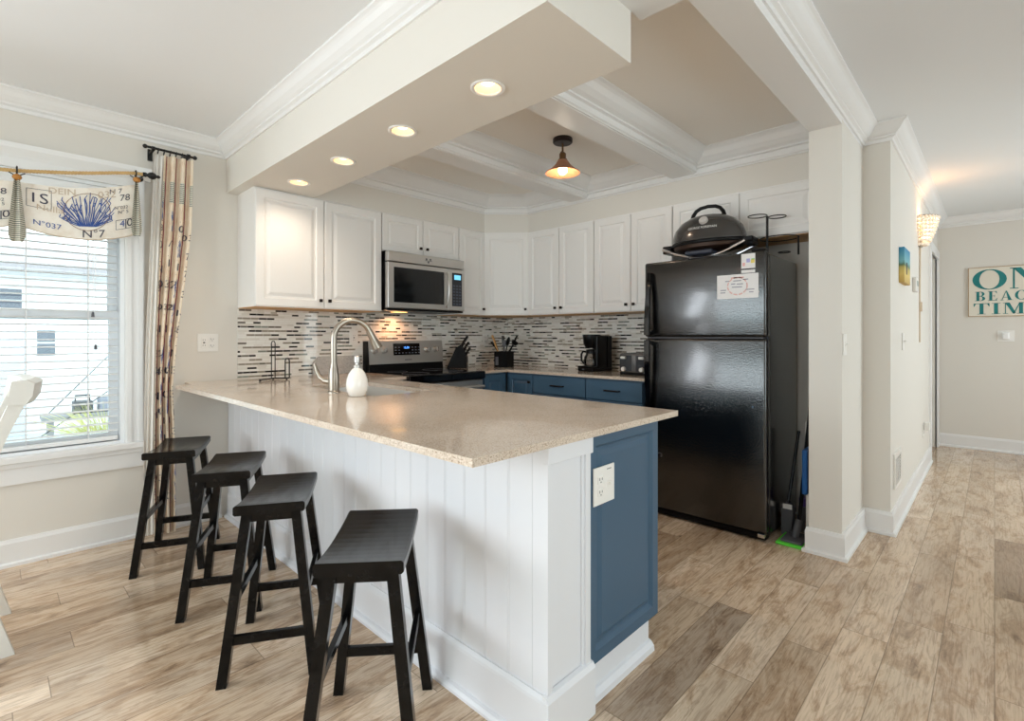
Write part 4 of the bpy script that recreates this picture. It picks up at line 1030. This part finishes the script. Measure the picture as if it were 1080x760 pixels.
# grill on the fridge
gr = thing('tabletop_grill', 'dark domed electric grill standing on top of the fridge', 'grill', (-1.375, 3.315, FH+.001), 0)
M().lathe([(.235, .115), (.243, .12), (.240, .155), (.222, .205), (.183, .252), (.125, .283), (.06, .299), (0, .303)], n=40, sy=.62).to('lid', GRILLD, gr, smooth=True)
M().lathe([(.24, .118), (.252, .112), (.252, .10), (.24, .096)], n=40, sy=.62).to('rim', BLKP, gr, smooth=True)
M().lathe([(.236, .10), (.225, .075), (.16, .052), (.05, .045), (0, .045)], n=40, sy=.62).to('drip_pan', mat('pan_brown', (60, 44, 36), .35, .5), gr, smooth=True)
M().tube([(-.108, 0, .280), (-.100, 0, .310), (-.080, 0, .336), (-.05, 0, .351), (0, 0, .357), (.05, 0, .351), (.080, 0, .336), (.100, 0, .310), (.108, 0, .280)], [.014, .013, .012, .012, .012, .012, .012, .013, .014], 12).to('lid_handle', BLKP, gr, smooth=True)
def domey(z): # front y of dome at height z
    pr_ = [(.240, .155), (.222, .205), (.183, .252), (.125, .283)]
    for (r0, z0), (r1, z1) in zip(pr_, pr_[1:]):
        if z0 <= z <= z1: return -(r0+(r1-r0)*(z-z0)/(z1-z0))*.62
    return -.15
m = M(); m.cyl((.02, domey(.240)+.006, .236), (.02, domey(.240)-.010, .247), .029, .027, 24); m.to('thermometer', BADGE, gr, smooth=True)
q = M(); addmapped(q, textmesh('GEORGE FOREMAN', .021), lambda x, y, z: (.015+x, domey(.194+y)*math.sqrt(max(.05, 1-((.015+x)/.22)**2))-.003, .194+y)); q.to('lettering', WHITEP, gr)
for s_ in (-1, 1):
    M().box(s_*.265-.035, s_*.265+.035, -.055, .055, .085, .118, .008).box(s_*.275-.025, s_*.275+.025, -.05, .05, .065, .09, .006).to('side_handle', BLKP, gr)
for s_ in (-1, 1):
    M().tube([(-.27, -.06*1-(.05 if s_ < 0 else -.12), .085)]+[(-.27+.54*t_, s_*.10, .085-.076*math.sin(PI*t_)) for t_ in [k/12 for k in range(1, 12)]]+[(.27, s_*.10, .085)], .009, 8).to('leg', CHROME, gr, smooth=True)
M().box(-.09, .09, -.16, -.06, .02, .05, .01).to('grease_tray', mat('tray_dark', (40, 46, 60), .3), gr)
# ring stand
rs_ = thing('ring_stand', 'black wire stand with tiered rings on top of the fridge', 'wire stand', (-1.04, 3.42, FH+.001))
M().cyl((0, 0, 0), (0, 0, .255), .008, n=10).cyl((.165, .05, 0), (.165, .05, .115), .006, n=8).to('post', BLACKM, rs_)
def rg_(cx, cy, cz, rx, mm): mm.tube([(cx+rx*math.cos(2*PI*k/28), cy+rx*math.sin(2*PI*k/28), cz) for k in range(28)], .0035, 6, closed=True)
m = M(); rg_(-.055, -.01, .262, .055, m); m.to('ring', BLACKM, rs_); m = M(); rg_(.055, .01, .245, .05, m); m.to('ring', BLACKM, rs_)
m = M(); rg_(.055, .05, .115, .11, m); m.to('ring', BLACKM, rs_); m = M(); rg_(.09, .03, .02, .033, m); m.to('ring', BLACKM, rs_)

# cleaning tools in the gap by the fridge
mo = thing('floor_mop', 'flat mop with bright green pad beside the fridge', 'mop', (-.855, 3.33, 0))
M().box(-.075, .075, -.13, .09, .001, .016, .005).to('pad', GREEN, mo); M().box(-.055, .06, -.11, .07, .016, .03, .006).to('head', GREYP, mo)
M().cyl((0, -.02, .028), (.02, .0, .13), .022, .018, 12).to('joint', GREYP, mo); M().cyl((.02, .0, .12), (.075, .22, 1.35), .011, n=10).to('pole', BLKP, mo)
M().box(.025, .06, .1, .14, .62, .70, .006).to('grip', WHITEP, mo)
br = thing('broom', 'purple handled broom leaning beside the fridge', 'broom', (-.835, 3.52, 0))
M().prism([(-.07, .0), (.05, .0), (.03, .16), (-.04, .16)], -.03, .03, 'XZ').to('bristles', GREYP, br); M().box(-.045, .035, -.03, .03, .16, .22, .01).to('socket', PURPLE, br); M().cyl((0, 0, .2), (.045, .10, 1.25), .012, n=10).to('pole', PURPLE, br)
M().box(.0, .05, .04, .09, 1.02, 1.07, .005).to('clip', WHITEP, br)
du = thing('dustpan', 'blue dustpan hanging edgeways beside the wing wall', 'dustpan', (-.795, 3.345, 0))
M().box(-.012, .016, -.08, .10, .30, .56, .008).to('pan', BLUEP, du); M().box(-.008, .012, -.01, .03, 0, .31, .004).to('handle', WHITEP, du)
sb = thing('scrub_brush', 'grey scrub brush standing on end by the mop', 'brush', (-.92, 3.42, 0))
M().prism([(-.03, 0), (.025, 0), (.035, .17), (0, .20), (-.03, .17)], -.03, .03, 'XZ').to('bristle_block', GREYP, sb); M().box(-.02, .03, -.034, -.03, .16, .19).to('tag', PAPER, sb); M().cyl((0, 0, .18), (.03, .12, .62), .009, n=8).to('handle', BLKP, sb)

# ------------------------------------------------------------------ lights that hang or sit in the ceiling
def downlight(x, y, label):
    t = thing('recessed_light', label, 'ceiling light', (x, y, SZ), 0, 'downlights in the soffit')
    M().lathe([(.050, -.0005), (.068, -.0005), (.068, -.004), (.062, -.007), (.053, -.005), (.050, -.0005)], n=36).to('trim_ring', WHITEP, t, smooth=True)
    M().lathe([(.0535, -.002), (.0525, .02), (.047, .062), (.046, .062), (.0505, .02), (.0515, -.002), (.0535, -.002)], n=32).to('reflector', GOLDR, t, smooth=True)
    M().lathe([(.0, .010), (.016, .012), (.026, .018), (.031, .030), (.032, .070), (0, .072)], n=28).to('lamp_face', LENS, t, smooth=True)
    l = bpy.data.lights.new('downlight_glow', 'SPOT'); l.energy = 4.8; l.color = (1, .84, .66); l.spot_size = math.radians(150); l.spot_blend = .8; l.shadow_soft_size = .04
    o = bpy.data.objects.new('downlight_glow', l); C.objects.link(o); o.location = (x, y, SZ-.001)
downlight(-1.43, 1.352, 'recessed downlight nearest the soffit end by the fridge')
downlight(-2.02, 1.357, 'recessed downlight, second from the open soffit end')
downlight(-2.605, 1.362, 'recessed downlight, third from the open soffit end')
downlight(-3.17, 1.358, 'recessed downlight right above the tall wall cabinet')
pl = thing('pendant_lamp', 'copper cone ceiling lamp with bare bulb between coffer beams', 'ceiling light', (-2.045, 2.61, HC-.006))
M().lathe([(.0, 0), (.062, 0), (.064, -.004), (.064, -.026), (.058, -.032), (0, -.032)], n=28).to('canopy', mat('canopy_dark', (44, 34, 34), .45, .5), pl, smooth=True)
M().cyl((0, 0, -.03), (0, 0, -.10), .006, n=10).to('stem', BRASSD, pl)
M().tube([(.0, -.022*math.cos(a), -.108+.022*math.sin(a)) for a in [PI*k/10 for k in range(11)]], .004, 6).lathe([(.0, -.088), (.012, -.09), (.022, -.10), (.022, -.135), (.030, -.138), (.030, -.15), (0, -.15)], n=20).to('socket', BRASSD, pl, smooth=True)
M().lathe([(.030, -.142), (.036, -.15), (.050, -.172), (.085, -.205), (.112, -.222), (.115, -.228), (.111, -.226), (.083, -.209), (.047, -.176), (.030, -.152)], n=36, cap=False).to('shade', COPPER, pl, smooth=True)
M().lathe([(.109, -.2265), (.082, -.2105), (.046, -.178), (.029, -.154)], n=36, cap=False).to('shade_lining', COPIN, pl, smooth=True)
M().sphere((0, 0, -.205), .032, 1, 1, 1.05).cyl((0, 0, -.18), (0, 0, -.15), .018, .014, 14).to('bulb', BULB, pl, smooth=True)
l = bpy.data.lights.new('pendant_glow', 'POINT'); l.energy = 2.0; l.color = (1, .84, .66); l.shadow_soft_size = .035
o = bpy.data.objects.new('pendant_glow', l); C.objects.link(o); o.location = (-2.045, 2.61, HC-.245)
# sconce
sn = thing('wall_sconce', 'lit shell-bead wall sconce high on the hall wall', 'wall light', (-.46, 5.42, 1.985), PI/2)
M().box(-.06, .06, -.02, -.0006, -.02, .16, .004).to('back_plate', NICKEL, sn)
m = M()
for r_ in range(8):
    z = r_*.030; rad = .055+.075*(r_/7)**.7
    n_ = 8+r_
    for k in range(n_+1):
        a = PI+PI*k/n_; m.sphere((rad*math.cos(a)*1.05, rad*math.sin(a)*.95-.006, z), .0165, 1, .8, .9, 8, 6)
m.to('bead_shade', SHELL, sn, smooth=True)
M().tube([(.136*math.cos(PI+PI*k/20), .126*math.sin(PI+PI*k/20)-.006, .222) for k in range(21)], .005, 6).to('rim', NICKEL, sn)
M().sphere((0, -.06, .12), .022, 1, 1, 1.3, 12, 8).cyl((0, -.06, .05), (0, -.06, .10), .014, n=10).box(-.008, .008, -.06, -.01, .045, .06).to('bulb', BULB, sn, smooth=True)
M().tube([(.02, -.008, -.02), (.022, -.005, -.4), (.02, -.005, -.82)], .006, 8).box(.008, .032, -.022, -.0006, -.56, -.48, .003).to('cord', mat('cord_tan', (214, 196, 172), .6), sn)
l = bpy.data.lights.new('sconce_glow', 'POINT'); l.energy = 1.0; l.color = (1, .56, .28); l.shadow_soft_size = .03
o = bpy.data.objects.new('sconce_glow', l); C.objects.link(o); o.location = (-.46+.075, 5.42, 2.19)
# hall wall things
pc = thing('canvas_picture', 'small beach canvas on the hall wall', 'picture', (-.46+E_, 4.19, 1.575), PI/2)
M().box(0, .31, -.03, 0, 0, .235, .002).to('canvas', PICT, pc); M().box(.10, .14, -.0312, -.0298, .06, .14, .0003).to('figure_print', INK, pc)
tm = thing('thermostat', 'white thermostat box to the right of the beach canvas', 'thermostat', (-.46+E_, 5.03, 1.618), PI/2)
M().box(-.085, .085, -.026, 0, -.055, .055, .006).to('housing', WHITEP, tm); M().box(-.05, .05, -.0275, -.025, -.01, .03, .001).to('screen', mat('lcd_grey', (168, 176, 168), .3), tm)
vt = thing('wall_vent', 'white slotted return vent low on the hall wall', 'vent', (-.46+E_, 4.07, .365), PI/2)
M().frame(-.14, .14, -.11, .11, .025, -.012, 0).to('frame', WHITEP, vt)
m = M()
for k in range(9): m.box(-.1145, .1145, -.010, -.002, -.08+.019*k, -.072+.019*k)
m.to('louvres', WHITEP, vt); M().box(-.1145, .1145, -.0015, 0, -.0845, .0845).to('backing', GREYP, vt)
# sign
sg = thing('beach_sign', 'cream wooden sign with teal words on far hall wall', 'sign', (-.207, FY-.0006, 1.424))
SW_, SH_ = .68, .526
M().box(0, SW_, -.022, 0, 0, SH_, .002).to('board', SIGNW, sg)
M().frame(0, SW_, 0, SH_, .007, -.0235, -.0215).to('edge_wear', SIGNE, sg)
def arc_ring(cx, cy, rx, ry, ix, iy, a0=0, a1=2*PI, n=28):
    out = []
    for k in range(n):
        t0, t1 = a0+(a1-a0)*k/n, a0+(a1-a0)*(k+1)/n
        out.append([(cx+rx*math.cos(t0), cy+ry*math.sin(t0)), (cx+rx*math.cos(t1), cy+ry*math.sin(t1)), (cx+ix*math.cos(t1), cy+iy*math.sin(t1)), (cx+ix*math.cos(t0), cy+iy*math.sin(t0))])
    return out
def rect(a, b, c_, d_): return [(a, b), (c_, b), (c_, d_), (a, d_)]
def glyph(ch):   # unit height, returns width and polygons
    if ch == 'O': return 1.20, arc_ring(.58, .5, .58, .5, .34, .465)
    if ch == 'N': return 1.12, [rect(.10, 0, .16, 1), rect(0, 0, .28, .035), rect(0, .965, .22, 1), [(.10, 1), (.36, 1), (1.0, 0), (.80, 0)], rect(.92, 0, .98, 1), rect(.80, .965, 1.1, 1)]
    if ch == 'B': return .92, [rect(.12, 0, .36, 1), rect(0, 0, .5, .04), rect(0, .96, .5, 1), rect(.3, .49, .5, .53)]+arc_ring(.46, .745, .32, .255, .12, .215, -PI/2, PI/2, 14)+arc_ring(.46, .255, .38, .255, .15, .215, -PI/2, PI/2, 14)
    if ch == 'E': return .86, [rect(.12, 0, .36, 1), rect(0, 0, .74, .04), rect(0, .96, .72, 1), rect(.3, .48, .56, .52), [(.70, 0), (.76, .26), (.73, .26), (.60, .04)], [(.70, 1), (.73, .76), (.70, .76), (.58, .96)], rect(.53, .38, .56, .62)]
    if ch == 'A': return 1.02, [[(.10, 0), (.16, 0), (.50, 1), (.44, 1)], [(.44, 1), (.52, 1), (.90, 0), (.62, 0)], rect(.20, .28, .74, .32), rect(0, 0, .28, .035), rect(.52, 0, 1.0, .035)]
    if ch == 'C': return .98, arc_ring(.50, .5, .50, .5, .27, .465, PI*.25, PI*1.75)+[rect(.82, .68, .86, .98)]
    if ch == 'H': return 1.12, [rect(.12, 0, .36, 1), rect(.72, 0, .96, 1), rect(.3, .48, .8, .52), rect(0, 0, .48, .035), rect(0, .965, .48, 1), rect(.6, 0, 1.08, .035), rect(.6, .965, 1.08, 1)]
    if ch == 'T': return .98, [rect(.36, 0, .60, 1), rect(.22, 0, .74, .035), rect(0, .955, .96, 1), [(0, 1), (.0, .70), (.03, .70), (.14, .96)], [(.96, 1), (.96, .70), (.93, .70), (.82, .96)]]
    if ch == 'I': return .56, [rect(.14, 0, .38, 1), rect(0, 0, .52, .035), rect(0, .965, .52, 1)]
    if ch == 'M': return 1.34, [rect(.12, 0, .17, 1), rect(0, 0, .29, .035), rect(0, .965, .2, 1), [(.12, 1), (.38, 1), (.74, .06), (.58, 0)], [(.58, 0), (.66, 0), (1.0, 1), (.94, 1)], rect(.92, 0, 1.14, 1), rect(.80, 0, 1.28, .035), rect(1.0, .965, 1.28, 1)]
def word(s_, x, z, h, wscale):
    for ch in s_:
        m = M(); wd_, ps = glyph(ch)
        for p in ps: m.prism([(x+a*h*wscale, z+b_*h) for a, b_ in p], -.0245, -.0215, 'XZ')
        x += wd_*h*wscale+.012*wscale
        m.to('letter', TEAL, sg)
word('ON', .035, .285, .215, 1.06); word('BEACH', .055, .168, .098, .98); word('TIME', .045, .026, .115, 1.12)

# ------------------------------------------------------------------ stools
def make_stool(label):
    t = thing('bar_stool', label, 'stool', group='black saddle stools along the peninsula')
    L, W2, Z = .405, .118, .622
    rings = []
    for k in range(13):
        u = k/12*2-1; x = u*L/2; dip = .016*(1-u*u); th = .036
        zt = Z-dip; zb = zt-th+.004*(1-u*u)
        rings.append([(x, -W2+.006, zb), (x, -W2, zb+.006), (x, -W2, zt-.006), (x, -W2+.006, zt), (x, W2-.006, zt), (x, W2, zt-.006), (x, W2, zb+.006), (x, W2-.006, zb)])
    M().loft(rings).to('seat', STOOL, t, smooth=False)
    tx, ty, bx, by = .150, .082, .206, .150
    def at(sx, sy, z):
        f_ = z/.585; return Vector((sx*(bx+(tx-bx)*f_), sy*(by+(ty-by)*f_), z))
    for sx in (-1, 1):
        for sy in (-1, 1):
            R_ = []
            for z in (0, .3, .597):
                p = at(sx, sy, z); a, b_ = .0175, .0165
                R_.append([(p.x-a, p.y-b_, z), (p.x+a, p.y-b_, z), (p.x+a, p.y+b_, z), (p.x-a, p.y+b_, z)])
            M().loft(R_).to('leg', STOOL, t)
    for sy in (-1, 1):
        M().box(-tx, tx, sy*ty-.010, sy*ty+.010, .545, .592).to('apron', STOOL, t)
        p, q_ = at(-1, sy, .275), at(1, sy, .275); M().box(p.x, q_.x, p.y-.009, p.y+.009, .262, .290, .002).to('stretcher', STOOL, t)
    for sx in (-1, 1):
        M().box(sx*tx-.010, sx*tx+.010, -ty, ty, .548, .590).to('end_apron', STOOL, t)
        p, q_ = at(sx, -1, .148), at(sx, 1, .148); M().box(p.x-.009, p.x+.009, p.y, q_.y, .132, .164, .002).to('stretcher', STOOL, t)
    return t
st = make_stool('black saddle stool nearest the blue end panel')
sp = [(-1.375, .818, -41, None), (-2.05, .804, -31, 'second black saddle stool from the blue end panel'), (-2.63, .806, -29, 'third black saddle stool from the blue end panel'), (-3.27, .735, -25, 'black saddle stool in front of the curtain')]
for x, y, a, lab in sp:
    o = st if lab is None else dup(st)
    o.location = (x+.013*math.cos(math.radians(a)), y+.013*math.sin(math.radians(a)), 0); o.rotation_euler = (0, 0, math.radians(a))
    if lab: o['label'] = lab

# ------------------------------------------------------------------ dining chair at the photo's edge
ch = thing('dining_chair', 'white painted wooden dining chair at the edge beside the window', 'chair', (-2.93, 0, 0))
def ypost(z):
    pts = [(0, .05), (.25, -.02), (.46, -.055), (.75, .0), (1.0, .085), (1.05, .105)]
    for (z0, y0), (z1, y1) in zip(pts, pts[1:]):
        if z0 <= z <= z1: return y0+(y1-y0)*(z-z0)/(z1-z0)
    return pts[-1][1]
for sx in (-1, 1):
    R_ = []
    for z in (0, .1, .25, .36, .46, .56, .66, .75, .85, .95, .99):
        y = ypost(z); w_ = .019+.004*math.sin(PI*z); R_.append([(sx*.205-.018, y-w_, z), (sx*.205+.018, y-w_, z), (sx*.205+.018, y+w_, z), (sx*.205-.018, y+w_, z)])
    M().loft(R_).to('rear_leg', CHAIRW, ch)
    M().loft([[(sx*.195-a, -.47-a, z), (sx*.195+a, -.47-a, z), (sx*.195+a, -.47+a, z), (sx*.195-a, -.47+a, z)] for z, a in ((0, .015), (.44, .02))]).to('front_leg', CHAIRW, ch)
R_ = []
for k in range(13):
    u = k/12*2-1; x = u*.235; by_ = .035*(1-u*u)
    R_.append([(x, .045+by_, .955), (x, .100+by_, .955), (x, .118+by_, .985), (x, .124+by_, 1.035), (x, .10+by_, 1.05), (x, .06+by_, 1.045)])
M().loft(R_).to('crest_rail', CHAIRW, ch, smooth=True)
for x in (-.10, 0, .10):
    by_ = .035*(1-(x/.235)**2)
    M().loft([[(x-.025, ypost(z)+by_*(z-.45)*1.9-.006, z), (x+.025, ypost(z)+by_*(z-.45)*1.9-.006, z), (x+.025, ypost(z)+by_*(z-.45)*1.9+.008, z), (x-.025, ypost(z)+by_*(z-.45)*1.9+.008, z)] for z in (.46, .6, .7, .8, .9, .97)]).to('slat', CHAIRW, ch)
M().box(-.23, .23, -.50, -.03, .44, .475, .008).to('seat', CHAIRW, ch)
M().box(-.20, .20, -.485, -.462, .38, .44).box(-.205, .205, -.07, -.05, .38, .44).box(-.21, -.19, -.47, -.05, .38, .44).box(.19, .21, -.47, -.05, .38, .44).to('apron', CHAIRW, ch)
M().box(-.205, -.19, -.46, -.02, .18, .205).box(.19, .205, -.46, -.02, .18, .205).box(-.2, .2, -.26, -.24, .18, .205).to('stretcher', CHAIRW, ch)
